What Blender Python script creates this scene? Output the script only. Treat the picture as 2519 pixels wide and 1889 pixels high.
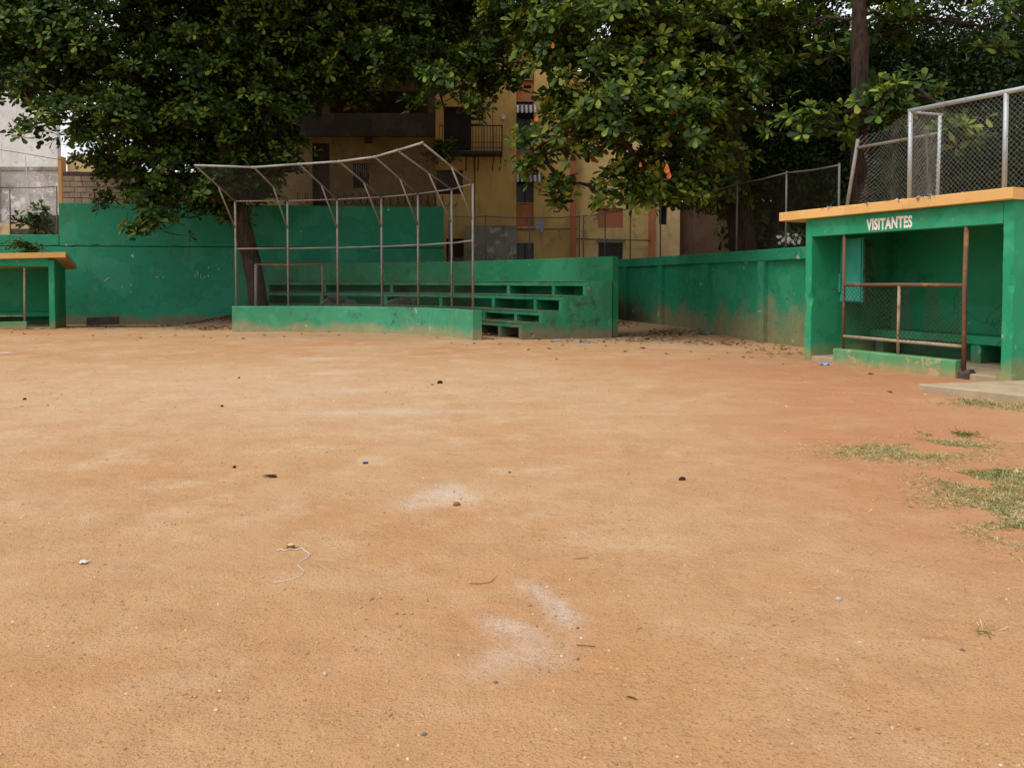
import bpy, math, random
import numpy as np
from mathutils import Vector, noise, Matrix

random.seed(7); RNG = np.random.default_rng(7)
scn = bpy.context.scene
for o in list(bpy.data.objects): bpy.data.objects.remove(o, do_unlink=True)
COL = scn.collection

# ------------------------------------------------------------------ camera
LENS_W = 0.7686; EYE = 1.45; PITCH = math.radians(1.84)
cam = bpy.data.cameras.new('camera'); cam_o = bpy.data.objects.new('camera', cam); COL.objects.link(cam_o)
cam.sensor_width = 36; cam.lens = 36 * LENS_W; cam.shift_y = -0.0755
cam.clip_start = 0.05; cam.clip_end = 1500
cam_o.location = (0, 0, EYE); cam_o.rotation_euler = (math.pi / 2 - PITCH, 0, 0)
scn.camera = cam_o

# ------------------------------------------------------------------ sky and sun (bright overcast)
SUN = Vector((-0.50, -0.42, 1.0)).normalized()
world = bpy.data.worlds.new('World'); scn.world = world; world.use_nodes = True
wn = world.node_tree; wn.nodes.clear()
sky = wn.nodes.new('ShaderNodeTexSky'); sky.sky_type = 'NISHITA'; sky.sun_disc = False
sky.sun_elevation = math.asin(SUN.z); sky.sun_rotation = math.atan2(SUN.x, SUN.y)
sky.air_density = 1.2; sky.dust_density = 4.0
hsv = wn.nodes.new('ShaderNodeHueSaturation'); hsv.inputs['Saturation'].default_value = 0.16; hsv.inputs['Value'].default_value = 1.0
cloud = wn.nodes.new('ShaderNodeMix'); cloud.data_type = 'RGBA'; cloud.inputs[0].default_value = 0.72; cloud.inputs[7].default_value = (9.3, 9.6, 10.2, 1)   # even cloud cover
bg = wn.nodes.new('ShaderNodeBackground'); bg.inputs[1].default_value = 0.115
wo = wn.nodes.new('ShaderNodeOutputWorld')
wn.links.new(sky.outputs[0], hsv.inputs['Color']); wn.links.new(hsv.outputs[0], cloud.inputs[6]); wn.links.new(cloud.outputs[2], bg.inputs[0]); wn.links.new(bg.outputs[0], wo.inputs[0])
sl = bpy.data.lights.new('sun', 'SUN'); sl.energy = 2.1; sl.angle = math.radians(28); sl.color = (1, 0.95, 0.88)
so = bpy.data.objects.new('sun', sl); COL.objects.link(so); so.rotation_euler = SUN.to_track_quat('Z', 'Y').to_euler()
scn.view_settings.view_transform = 'Standard'; scn.view_settings.look = 'None'
scn.view_settings.gamma = 1; scn.view_settings.use_curve_mapping = False
scn.view_settings.exposure = 0.17
scn.render.engine = 'CYCLES'
scn.cycles.max_bounces = 8; scn.cycles.diffuse_bounces = 4; scn.cycles.transmission_bounces = 4
scn.cycles.use_denoising = True

# ------------------------------------------------------------------ survey helper: picture point at a given depth -> metres
PW = 2519.0; FP = LENS_W * PW; CXP = 1259.5; CYP = 692 + FP * math.tan(PITCH)
def at(px, py, Y):
    u = (px - CXP) / FP; v = (py - CYP) / FP
    d = (u, math.cos(PITCH) - v * math.sin(PITCH), -math.sin(PITCH) - v * math.cos(PITCH))
    t = Y / d[1]
    return Vector((d[0] * t, Y, EYE + d[2] * t))
def fx(px, Y): return at(px, 692, Y).x
def fz(py, Y): return at(CXP, py, Y).z
def on_ground(px, py, z=0.0):
    u = (px - CXP) / FP; v = (py - CYP) / FP
    d = (u, math.cos(PITCH) - v * math.sin(PITCH), -math.sin(PITCH) - v * math.cos(PITCH))
    t = (z - EYE) / d[2]
    return Vector((d[0] * t, d[1] * t, z))
def to_px(P):
    """numpy (n,3) -> picture px, py, depth"""
    c, s = math.cos(PITCH), math.sin(PITCH); zz = P[:, 2] - EYE
    f = P[:, 1] * c - zz * s; up = P[:, 1] * s + zz * c
    return CXP + FP * P[:, 0] / f, CYP - FP * up / f, f

# ------------------------------------------------------------------ material helpers
class NT:
    def __init__(s, name):
        s.m = bpy.data.materials.new(name); s.m.use_nodes = True; s.t = s.m.node_tree
        s.b = s.t.nodes['Principled BSDF']; s.out = s.t.nodes['Material Output']
    def n(s, typ, **kw):
        o = s.t.nodes.new(typ)
        for k, v in kw.items():
            if hasattr(o, k): setattr(o, k, v)
        return o
    def lk(s, a, b): s.t.links.new(a, b)
    def pos(s):
        if not hasattr(s, '_p'): s._p = s.n('ShaderNodeNewGeometry').outputs['Position']
        return s._p
    def scaled(s, vec):
        mp = s.n('ShaderNodeMapping'); mp.inputs['Scale'].default_value = vec; s.lk(s.pos(), mp.inputs[0]); return mp.outputs[0]
    def noise(s, scale, detail=4, rough=0.55, vec=None, dist=0.0):
        o = s.n('ShaderNodeTexNoise'); o.inputs['Scale'].default_value = scale; o.inputs['Detail'].default_value = detail
        o.inputs['Roughness'].default_value = rough; o.inputs['Distortion'].default_value = dist
        s.lk(vec if vec is not None else s.pos(), o.inputs['Vector']); return o.outputs['Fac']
    def ramp(s, fac, stops):
        o = s.n('ShaderNodeMapRange'); o.interpolation_type = 'SMOOTHSTEP'
        o.inputs[1].default_value = stops[0]; o.inputs[2].default_value = stops[1]
        o.inputs[3].default_value = stops[2] if len(stops) > 2 else 0; o.inputs[4].default_value = stops[3] if len(stops) > 3 else 1
        s.lk(fac, o.inputs[0]); return o.outputs[0]
    def math(s, op, a, b=None):
        o = s.n('ShaderNodeMath'); o.operation = op
        for i, v in enumerate((a, b)):
            if v is None: continue
            if isinstance(v, (int, float)): o.inputs[i].default_value = v
            else: s.lk(v, o.inputs[i])
        return o.outputs[0]
    def mix(s, fac, a, b, typ='MIX'):
        o = s.n('ShaderNodeMix'); o.data_type = 'RGBA'; o.blend_type = typ
        for i, v in ((0, fac), (6, a), (7, b)):
            if isinstance(v, (int, float)): o.inputs[i].default_value = v
            elif isinstance(v, tuple): o.inputs[i].default_value = (*v, 1) if len(v) == 3 else v
            else: s.lk(v, o.inputs[i])
        return o.outputs[2]
    def z(s):
        o = s.n('ShaderNodeSeparateXYZ'); s.lk(s.pos(), o.inputs[0]); return o.outputs[2]
    def bump(s, h, strength=0.3, dist=0.02):
        o = s.n('ShaderNodeBump'); o.inputs['Strength'].default_value = strength; o.inputs['Distance'].default_value = dist
        s.lk(h, o.inputs['Height']); s.lk(o.outputs[0], s.b.inputs['Normal'])
    def done(s, col, rough=0.8, spec=0.3, metal=0.0):
        if isinstance(col, tuple): s.b.inputs['Base Color'].default_value = (*col, 1)
        else: s.lk(col, s.b.inputs['Base Color'])
        if isinstance(rough, (int, float)): s.b.inputs['Roughness'].default_value = rough
        else: s.lk(rough, s.b.inputs['Roughness'])
        s.b.inputs['Specular IOR Level'].default_value = spec; s.b.inputs['Metallic'].default_value = metal
        return s.m

def hsvmul(c, k): return tuple(min(1, v * k) for v in c)

def painted(name, base, chip=(0.42, 0.36, 0.28), dirt=(0.20, 0.15, 0.085), dirt_h=0.75, chips=0.70, stain=0.5, alt=None, fade=0.25, rough=0.72, mould_shade=None, specks=0.0):
    t = NT(name); alt = alt or hsvmul(base, 0.62)
    big = t.ramp(t.noise(0.55, 5, 0.6), (0.32, 0.70))
    c = t.mix(t.math('MULTIPLY', t.math('MAXIMUM', big, t.ramp(t.noise(1.7, 8, 0.7), (0.48, 0.66))), 0.85), base, alt)
    pale = tuple(b * 0.8 + 0.12 for b in base)
    c = t.mix(t.math('MULTIPLY', t.ramp(t.noise(2.3, 7, 0.65, dist=0.5), (0.50, 0.75)), fade), c, pale)
    # roller patches in a slightly different green, hairline cracks
    c = t.mix(t.math('MULTIPLY', t.ramp(t.noise(0.75, 3, 0.5), (0.555, 0.575)), 0.35), c, tuple(0.7 * x + 0.3 * y for x, y in zip(hsvmul(base, 1.25), pale)))
    vc = t.n('ShaderNodeTexVoronoi'); vc.feature = 'DISTANCE_TO_EDGE'; vc.inputs['Scale'].default_value = 0.9
    wv = t.n('ShaderNodeVectorMath'); wv.operation = 'ADD'; nn_ = t.n('ShaderNodeTexNoise'); nn_.inputs['Scale'].default_value = 3.0; nn_.inputs['Detail'].default_value = 6; t.lk(t.pos(), nn_.inputs['Vector'])
    sc_ = t.n('ShaderNodeVectorMath'); sc_.operation = 'SCALE'; sc_.inputs['Scale'].default_value = 0.5; t.lk(nn_.outputs['Color'], sc_.inputs[0]); t.lk(t.pos(), wv.inputs[0]); t.lk(sc_.outputs[0], wv.inputs[1]); t.lk(wv.outputs[0], vc.inputs['Vector'])
    crk = t.math('MULTIPLY', t.ramp(vc.outputs['Distance'], (0.004, 0.011, 1.0, 0.0)), t.ramp(t.noise(0.6, 3), (0.50, 0.60)))
    c = t.mix(t.math('MULTIPLY', crk, 0.6), c, hsvmul(alt, 0.35))
    # vertical run marks
    st = t.ramp(t.noise(1.0, 5, 0.6, vec=t.scaled((5.5, 5.5, 0.45))), (0.55, 0.78))
    c = t.mix(t.math('MULTIPLY', st, min(0.8, 0.45 * stain)), c, hsvmul(dirt, 0.7))
    # mould blotches
    mo = t.math('MULTIPLY', t.ramp(t.noise(3.1, 8, 0.7), (0.54, 0.70)), t.ramp(t.noise(0.45, 3), (0.46, 0.62)))
    c = t.mix(t.math('MULTIPLY', mo, min(0.9, 0.7 * stain)), c, (0.035, 0.045, 0.025))
    # mud splashed along the foot
    zz = t.math('ADD', t.z(), t.math('MULTIPLY', t.math('SUBTRACT', t.noise(1.1, 6, 0.62), 0.5), -1.5 * dirt_h))
    lo = t.ramp(zz, (0.0, dirt_h, 1.0, 0.0))
    lo = t.ramp(t.math('ADD', t.math('MULTIPLY', lo, 0.85), t.math('MULTIPLY', t.noise(4.0, 9, 0.72), 0.55)), (0.42, 1.15))
    c = t.mix(t.math('MULTIPLY', lo, 0.82), c, t.mix(t.noise(5, 7, 0.7), hsvmul(dirt, 0.65), hsvmul(dirt, 1.9)))
    if mould_shade:  # dark blob: mould on the bleacher end, painted corner shade on the panels
        mp = t.n('ShaderNodeMapping'); mp.vector_type = 'TEXTURE'; mp.inputs['Location'].default_value = mould_shade[:3]; mp.inputs['Scale'].default_value = mould_shade[3:6]
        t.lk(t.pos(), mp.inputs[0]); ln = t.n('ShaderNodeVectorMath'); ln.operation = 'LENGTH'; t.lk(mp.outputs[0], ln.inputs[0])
        c = t.mix(t.math('MULTIPLY', t.ramp(t.math('ADD', ln.outputs['Value'], t.math('MULTIPLY', t.noise(2, 6, 0.7), 0.8)), (0.6, 1.5, 1.0, 0.0)), t.math('MULTIPLY', t.ramp(t.noise(5.0, 9, 0.75), mould_shade[6]), 0.88)), c, (0.020, 0.019, 0.011))
    if specks:
        c = t.mix(t.math('MULTIPLY', t.ramp(t.noise(10, 3, 0.5), (0.685, 0.71)), specks), c, (0.02, 0.03, 0.02))
    # flaked spots down to plaster
    n1 = t.math('MULTIPLY', t.ramp(t.noise(3.2, 6, 0.6), (chips - 0.02, chips)), t.ramp(t.noise(0.8, 2), (0.48, 0.56)))
    n2 = t.math('MULTIPLY', t.ramp(t.noise(14, 4, 0.55), (chips + 0.01, chips + 0.04)), t.ramp(t.noise(1.3, 2), (0.5, 0.6)))
    fl = t.math('MAXIMUM', n1, n2)
    c = t.mix(t.math('MULTIPLY', fl, 0.85), c, chip)
    h = t.math('ADD', t.math('MULTIPLY', t.noise(38, 5, 0.6), 0.35), t.math('SUBTRACT', t.math('MULTIPLY', t.noise(4.5, 4), 0.9), t.math('MULTIPLY', fl, 0.5)))
    t.bump(h, 0.35, 0.02)
    return t.done(c, rough, 0.35)

def simple(name, base, var=0.35, scale=8, rough=0.8, spec=0.3, metal=0, bump=0.25, alt=None, bscale=40):
    t = NT(name); alt = alt or hsvmul(base, 1 - var)
    c = t.mix(t.ramp(t.noise(scale, 6, 0.65), (0.35, 0.68)), base, alt)
    if bump: t.bump(t.noise(bscale, 5, 0.6), bump, 0.01)
    return t.done(c, rough, spec, metal)

TEAL = (0.009, 0.225, 0.122)
M = {}
M['wall_green'] = painted('wall_green', TEAL, alt=(0.008, 0.170, 0.085), dirt_h=0.45, chips=0.715, stain=1.0, chip=(0.42, 0.46, 0.42), dirt=(0.13, 0.09, 0.05))
M['low_green'] = painted('low_green', (0.05, 0.29, 0.155), alt=(0.03, 0.22, 0.10), dirt=(0.24, 0.20, 0.10), dirt_h=0.5, chips=0.67, stain=1.3, fade=0.35)
M['bleacher_green'] = painted('bleacher_green', (0.010, 0.205, 0.088), alt=(0.010, 0.15, 0.06), dirt=(0.13, 0.10, 0.06), dirt_h=0.75, chips=0.70, stain=1.3, specks=0.5)
M['bleacher_end'] = painted('bleacher_end', (0.012, 0.185, 0.080), alt=(0.014, 0.115, 0.05), dirt=(0.12, 0.085, 0.05), dirt_h=0.55, chips=0.69, stain=2.0, chip=(0.32, 0.25, 0.18), specks=0.9, mould_shade=(1.7, 19.9, 0.65, 1.3, 1.5, 0.75, (0.44, 0.66)))
M['tread'] = painted('tread', (0.030, 0.105, 0.048), alt=(0.11, 0.085, 0.055), chip=(0.22, 0.165, 0.115), dirt_h=0.2, chips=0.60, stain=1.0)
M['panel_green'] = painted('panel_green', (0.010, 0.235, 0.12), alt=(0.008, 0.19, 0.088), dirt=(0.19, 0.145, 0.07), dirt_h=1.5, chips=0.68, stain=0.9, mould_shade=(4.0, 27.2, 0.2, 1.6, 3.2, 1.0, (-0.2, 0.4)), specks=0.8)  # dark blob paints the far corner's shade into the wall colour
M['dugout_green'] = painted('dugout_green', (0.014, 0.285, 0.135), alt=(0.010, 0.235, 0.10), dirt=(0.20, 0.19, 0.075), dirt_h=0.5, chips=0.69, stain=0.7)
M['dugout_inner'] = painted('dugout_inner', (0.014, 0.285, 0.135), alt=(0.010, 0.225, 0.100), dirt=(0.10, 0.11, 0.05), dirt_h=0.6, chips=0.69, stain=0.8, chip=(0.26, 0.33, 0.2))
M['curb_green'] = painted('curb_green', (0.10, 0.30, 0.13), alt=(0.10, 0.24, 0.10), dirt=(0.26, 0.20, 0.09), dirt_h=0.25, chips=0.62, stain=0.6, chip=(0.42, 0.32, 0.17))
M['fascia_yellow'] = painted('fascia_yellow', (0.68, 0.40, 0.140), alt=(0.60, 0.34, 0.11), chip=(0.34, 0.30, 0.27), dirt=(0.3, 0.2, 0.1), dirt_h=0.01, chips=0.70, stain=0.5, fade=0.15)
M['broken_concrete'] = simple('broken_concrete', (0.42, 0.38, 0.34), 0.45, 14, 0.95, 0.2, bump=0.9, bscale=30)
M['concrete'] = simple('concrete', (0.40, 0.31, 0.20), 0.25, 3, 0.95, 0.15, bump=0.5)
M['turquoise'] = painted('turquoise', (0.03, 0.36, 0.27), alt=(0.03, 0.32, 0.23), dirt_h=0.01, chips=0.72, stain=0.35, rough=0.55)
M['rotten_wood'] = simple('rotten_wood', (0.05, 0.15, 0.07), 0.7, 9, 0.95, 0.1, bump=1.0, bscale=18)
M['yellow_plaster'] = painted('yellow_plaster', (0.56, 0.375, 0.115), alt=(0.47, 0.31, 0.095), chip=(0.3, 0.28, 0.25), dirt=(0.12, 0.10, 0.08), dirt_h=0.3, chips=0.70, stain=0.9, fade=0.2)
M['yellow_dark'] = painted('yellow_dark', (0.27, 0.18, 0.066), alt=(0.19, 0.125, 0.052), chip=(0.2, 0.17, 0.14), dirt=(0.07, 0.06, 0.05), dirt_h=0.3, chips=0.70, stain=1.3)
M['yellow_worn'] = painted('yellow_worn', (0.60, 0.44, 0.17), alt=(0.50, 0.36, 0.14), chip=(0.30, 0.29, 0.28), dirt=(0.22, 0.21, 0.20), dirt_h=4.0, chips=0.62, stain=1.2)
M['orange_plaster'] = painted('orange_plaster', (0.42, 0.155, 0.06), alt=(0.36, 0.12, 0.05), dirt_h=0.3, chips=0.72, stain=0.7)
M['brown_plaster'] = painted('brown_plaster', (0.135, 0.078, 0.036), alt=(0.095, 0.058, 0.032), dirt_h=0.3, chips=0.72, stain=1.0)
M['grey_slab'] = painted('grey_slab', (0.062, 0.047, 0.038), alt=(0.04, 0.032, 0.027), dirt_h=0.3, chips=0.74, stain=1.2)
M['stained_concrete'] = painted('stained_concrete', (0.27, 0.25, 0.21), alt=(0.13, 0.11, 0.075), chip=(0.45, 0.43, 0.40), dirt=(0.09, 0.07, 0.05), dirt_h=0.3, chips=0.60, stain=1.6)
M['white_plaster'] = painted('white_plaster', (0.62, 0.62, 0.62), alt=(0.5, 0.5, 0.49), chip=(0.3, 0.29, 0.27), dirt=(0.15, 0.15, 0.14), dirt_h=0.3, chips=0.66, stain=0.9)
M['weathered_white'] = painted('weathered_white', (0.40, 0.38, 0.37), alt=(0.24, 0.22, 0.21), chip=(0.62, 0.6, 0.6), dirt=(0.08, 0.08, 0.08), dirt_h=0.3, chips=0.56, stain=1.6)
M['cream'] = painted('cream', (0.60, 0.44, 0.22), dirt_h=0.3, chips=0.74, stain=0.6)
M['ochre'] = painted('ochre', (0.46, 0.24, 0.07), dirt_h=0.3, chips=0.72, stain=0.9)
M['dark_stone'] = simple('dark_stone', (0.10, 0.08, 0.065), 0.5, 5, 0.95, 0.2, bump=0.8, bscale=12)
def block_mat():
    t = NT('block_grey'); oi = t.n('ShaderNodeObjectInfo')
    c = t.mix(oi.outputs['Random'], (0.24, 0.20, 0.15), (0.36, 0.29, 0.20))
    c = t.mix(t.math('MULTIPLY', t.ramp(t.noise(7, 6, 0.65), (0.4, 0.7)), 0.45), c, (0.16, 0.13, 0.10))
    t.bump(t.noise(45, 4, 0.6), 0.6, 0.012)
    return t.done(c, 0.95, 0.15)
M['block_grey'] = block_mat()
M['mortar'] = simple('mortar', (0.10, 0.08, 0.065), 0.5, 9, 0.95, 0.1)
M['dark_inside'] = simple('dark_inside', (0.012, 0.011, 0.012), 0.5, 3, 0.6, 0.4, bump=0)
M['window_dark'] = simple('window_dark', (0.015, 0.015, 0.018), 0.5, 3, 0.25, 0.5, bump=0)
M['shutter_brown'] = simple('shutter_brown', (0.055, 0.030, 0.024), 0.5, 6, 0.8, 0.3, bump=0.3)
M['black_iron'] = simple('black_iron', (0.018, 0.016, 0.016), 0.5, 12, 0.7, 0.4, bump=0.2)
M['white_iron'] = simple('white_iron', (0.42, 0.42, 0.42), 0.4, 14, 0.6, 0.4, bump=0)
def pipe_mat(name, base, rust, thr, metal=0.5, rough=0.5, zfade=None):
    t = NT(name)
    r = t.ramp(t.noise(3.2, 7, 0.7), (thr, thr + 0.16))
    c = t.mix(r, base, rust)
    c = t.mix(t.math('MULTIPLY', t.ramp(t.noise(26, 4, 0.6), (0.56, 0.66)), 0.6), c, hsvmul(rust, 0.45))
    t.bump(t.noise(60, 4), 0.25, 0.004)
    return t.done(c, rough, 0.4, metal)
M['galvanised'] = pipe_mat('galvanised', (0.40, 0.43, 0.44), (0.26, 0.25, 0.23), 0.56, 0.35, 0.5)
M['backstop_pipe'] = pipe_mat('backstop_pipe', (0.21, 0.195, 0.175), (0.21, 0.125, 0.065), 0.49, 0.1, 0.6)
M['hood_pipe'] = pipe_mat('hood_pipe', (0.34, 0.33, 0.31), (0.24, 0.18, 0.13), 0.54, 0.2, 0.55)
M['dark_pipe'] = pipe_mat('dark_pipe', (0.14, 0.14, 0.14), (0.13, 0.085, 0.06), 0.52, 0.2, 0.65)
M['rusty_pipe'] = pipe_mat('rusty_pipe', (0.15, 0.075, 0.045), (0.30, 0.14, 0.045), 0.52, 0.05, 0.85)
M['rusty_pale'] = pipe_mat('rusty_pale', (0.34, 0.27, 0.18), (0.22, 0.095, 0.04), 0.50, 0.05, 0.85)
M['wire'] = simple('wire', (0.19, 0.19, 0.185), 0.4, 20, 0.55, 0.4, 0.4, bump=0)
M['rusty_wire'] = simple('rusty_wire', (0.045, 0.032, 0.022), 0.5, 20, 0.8, 0.3, 0.1, bump=0)
M['pale_cable'] = simple('pale_cable', (0.42, 0.40, 0.37), 0.3, 6, 0.7, 0.3, bump=0)
M['awning_light'] = simple('awning_light', (0.48, 0.48, 0.47), 0.3, 9, 0.5, 0.4, bump=0)
M['awning_dark'] = simple('awning_dark', (0.06, 0.06, 0.065), 0.3, 9, 0.6, 0.4, bump=0)
M['tin'] = simple('tin', (0.42, 0.36, 0.28), 0.6, 5, 0.6, 0.4, bump=0)
def bark():
    t = NT('bark'); v = t.scaled((9, 9, 1.6))
    f = t.noise(1.6, 8, 0.7, vec=v)
    c = t.mix(t.ramp(f, (0.35, 0.65)), (0.020, 0.013, 0.010), (0.055, 0.038, 0.027))
    c = t.mix(t.math('MULTIPLY', t.ramp(t.noise(2.2, 4), (0.6, 0.7)), 0.35), c, (0.08, 0.068, 0.055))
    t.bump(f, 0.9, 0.04); return t.done(c, 0.95, 0.15)
M['bark'] = bark()
def leaf_mat(name, stops, use_obj=False, trans=0.11, rough=0.5):
    t = NT(name)
    if use_obj: r = t.n('ShaderNodeObjectInfo').outputs['Random']
    else:
        a = t.n('ShaderNodeAttribute'); a.attribute_name = 'rnd'; r = a.outputs['Fac']
    cr = t.n('ShaderNodeValToRGB'); t.lk(r, cr.inputs[0]); e = cr.color_ramp.elements
    e[0].position, e[0].color = stops[0][0], (*stops[0][1], 1); e[1].position, e[1].color = stops[-1][0], (*stops[-1][1], 1)
    for p, c in stops[1:-1]: q = e.new(p); q.color = (*c, 1)
    c = t.mix(t.math('MULTIPLY', t.ramp(t.noise(9, 3), (0.4, 0.7)), 0.35), cr.outputs[0], (0.02, 0.03, 0.01), 'MIX')
    t.done(c, rough, 0.13)
    tr = t.n('ShaderNodeBsdfTranslucent'); t.lk(t.mix(1.0, c, (1.6, 1.5, 0.6), 'MULTIPLY'), tr.inputs[0])
    mx = t.n('ShaderNodeMixShader'); mx.inputs[0].default_value = trans
    t.lk(t.b.outputs[0], mx.inputs[1]); t.lk(tr.outputs[0], mx.inputs[2]); t.lk(mx.outputs[0], t.out.inputs[0])
    return t.m
ALM = [(0.0, (0.014, 0.034, 0.008)), (0.35, (0.029, 0.064, 0.011)), (0.62, (0.080, 0.132, 0.018)), (0.85, (0.165, 0.215, 0.028)), (0.985, (0.24, 0.265, 0.035)), (0.992, (0.36, 0.12, 0.02)), (1.0, (0.38, 0.07, 0.02))]
M['almond_leaf'] = leaf_mat('almond_leaf', ALM)
M['almond_leaf_single'] = leaf_mat('almond_leaf_single', ALM[:4] + [(1.0, ALM[4][1])], True)
M['orange_leaf'] = simple('orange_leaf', (0.50, 0.12, 0.03), 0.4, 12, 0.6, 0.2, bump=0)
M['dark_leaf'] = leaf_mat('dark_leaf', [(0, (0.014, 0.032, 0.012)), (0.6, (0.024, 0.05, 0.016)), (1, (0.05, 0.085, 0.022))])
M['shrub_leaf'] = leaf_mat('shrub_leaf', [(0, (0.025, 0.055, 0.014)), (0.6, (0.06, 0.11, 0.022)), (1, (0.13, 0.17, 0.035))])
M['dry_leaf'] = leaf_mat('dry_leaf', [(0, (0.11, 0.06, 0.034)), (0.5, (0.20, 0.11, 0.058)), (0.8, (0.30, 0.175, 0.09)), (1.0, (0.42, 0.26, 0.12))], trans=0.05, rough=0.8)
M['dry_leaf_single'] = leaf_mat('dry_leaf_single', [(0, (0.05, 0.026, 0.016)), (0.6, (0.12, 0.06, 0.032)), (1.0, (0.24, 0.13, 0.065))], True, trans=0.05, rough=0.8)
M['grass'] = leaf_mat('grass', [(0, (0.19, 0.235, 0.07)), (0.35, (0.30, 0.32, 0.12)), (0.6, (0.52, 0.45, 0.24)), (1.0, (0.66, 0.56, 0.36))], trans=0.15, rough=0.7)
M['green_grass'] = leaf_mat('green_grass', [(0, (0.09, 0.145, 0.04)), (0.6, (0.16, 0.215, 0.06)), (1.0, (0.34, 0.32, 0.14))], trans=0.15, rough=0.7)
M['chalk'] = simple('chalk', (0.55, 0.62, 0.60), 0.2, 9, 0.95, 0.1, bump=0)
M['petal'] = simple('petal', (0.75, 0.75, 0.78), 0.1, 5, 0.7, 0.2, bump=0)
M['dark_clod'] = simple('dark_clod', (0.045, 0.027, 0.018), 0.5, 40, 0.95, 0.1, bump=0.8, bscale=80)
M['red_stone'] = simple('red_stone', (0.26, 0.13, 0.075), 0.4, 40, 0.95, 0.1, bump=0.6, bscale=80)
M['pale_stone'] = simple('pale_stone', (0.50, 0.44, 0.34), 0.3, 40, 0.9, 0.2, bump=0.6, bscale=80)
M['grey_stone'] = simple('grey_stone', (0.15, 0.14, 0.13), 0.4, 40, 0.9, 0.2, bump=0.6, bscale=80)
M['blue_plastic'] = simple('blue_plastic', (0.02, 0.03, 0.22), 0.2, 5, 0.35, 0.5, bump=0)
M['bag_plastic'] = simple('bag_plastic', (0.40, 0.46, 0.58), 0.5, 14, 0.4, 0.5, bump=0, alt=(0.10, 0.16, 0.40))
M['white_scrap'] = simple('white_scrap', (0.66, 0.64, 0.60), 0.2, 9, 0.8, 0.2, bump=0)
M['husk'] = simple('husk', (0.24, 0.10, 0.035), 0.5, 20, 0.8, 0.2, bump=0.5)
M['husk_inner'] = simple('husk_inner', (0.58, 0.45, 0.24), 0.3, 20, 0.8, 0.2, bump=0.5)
M['twig'] = simple('twig', (0.16, 0.10, 0.055), 0.5, 30, 0.9, 0.1, bump=0)
M['letter_white'] = painted('letter_white', (0.80, 0.77, 0.71), alt=(0.70, 0.66, 0.60), chip=(0.30, 0.06, 0.03), dirt_h=0.01, chips=0.62, stain=0.5)
M['red_paint'] = simple('red_paint', (0.35, 0.03, 0.04), 0.3, 8, 0.6, 0.3, bump=0)

def pebble_mat():
    t = NT('pebbles'); a = t.n('ShaderNodeAttribute'); a.attribute_name = 'rnd'
    cr = t.n('ShaderNodeValToRGB'); t.lk(a.outputs['Fac'], cr.inputs[0]); e = cr.color_ramp.elements
    e[0].position, e[0].color = 0, (0.28, 0.16, 0.08, 1); e[1].position, e[1].color = 1, (0.62, 0.5, 0.36, 1)
    for p, c in ((0.35, (0.42, 0.25, 0.125, 1)), (0.7, (0.50, 0.31, 0.17, 1)), (0.80, (0.27, 0.19, 0.13, 1)), (0.86, (0.46, 0.29, 0.16, 1))): q = e.new(p); q.color = c
    return t.done(cr.outputs[0], 0.95, 0.15)
M['pebbles'] = pebble_mat()

def blob_mask(t, cx, cy, rx, ry, rot=0, soft=0.6, wob=0.5, ns=2.2):
    """soft irregular patch on the ground round (cx,cy)"""
    mp = t.n('ShaderNodeMapping'); mp.vector_type = 'TEXTURE'
    mp.inputs['Location'].default_value = (cx, cy, 0); mp.inputs['Rotation'].default_value = (0, 0, rot); mp.inputs['Scale'].default_value = (rx, ry, 50)
    t.lk(t.pos(), mp.inputs[0])
    ln = t.n('ShaderNodeVectorMath'); ln.operation = 'LENGTH'; t.lk(mp.outputs[0], ln.inputs[0])
    d = t.math('ADD', ln.outputs['Value'], t.math('MULTIPLY', t.math('SUBTRACT', t.noise(ns, 6, 0.7), 0.5), wob * 4))
    return t.ramp(d, (1 - soft, 1 + soft * 0.5, 1.0, 0.0))

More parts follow.
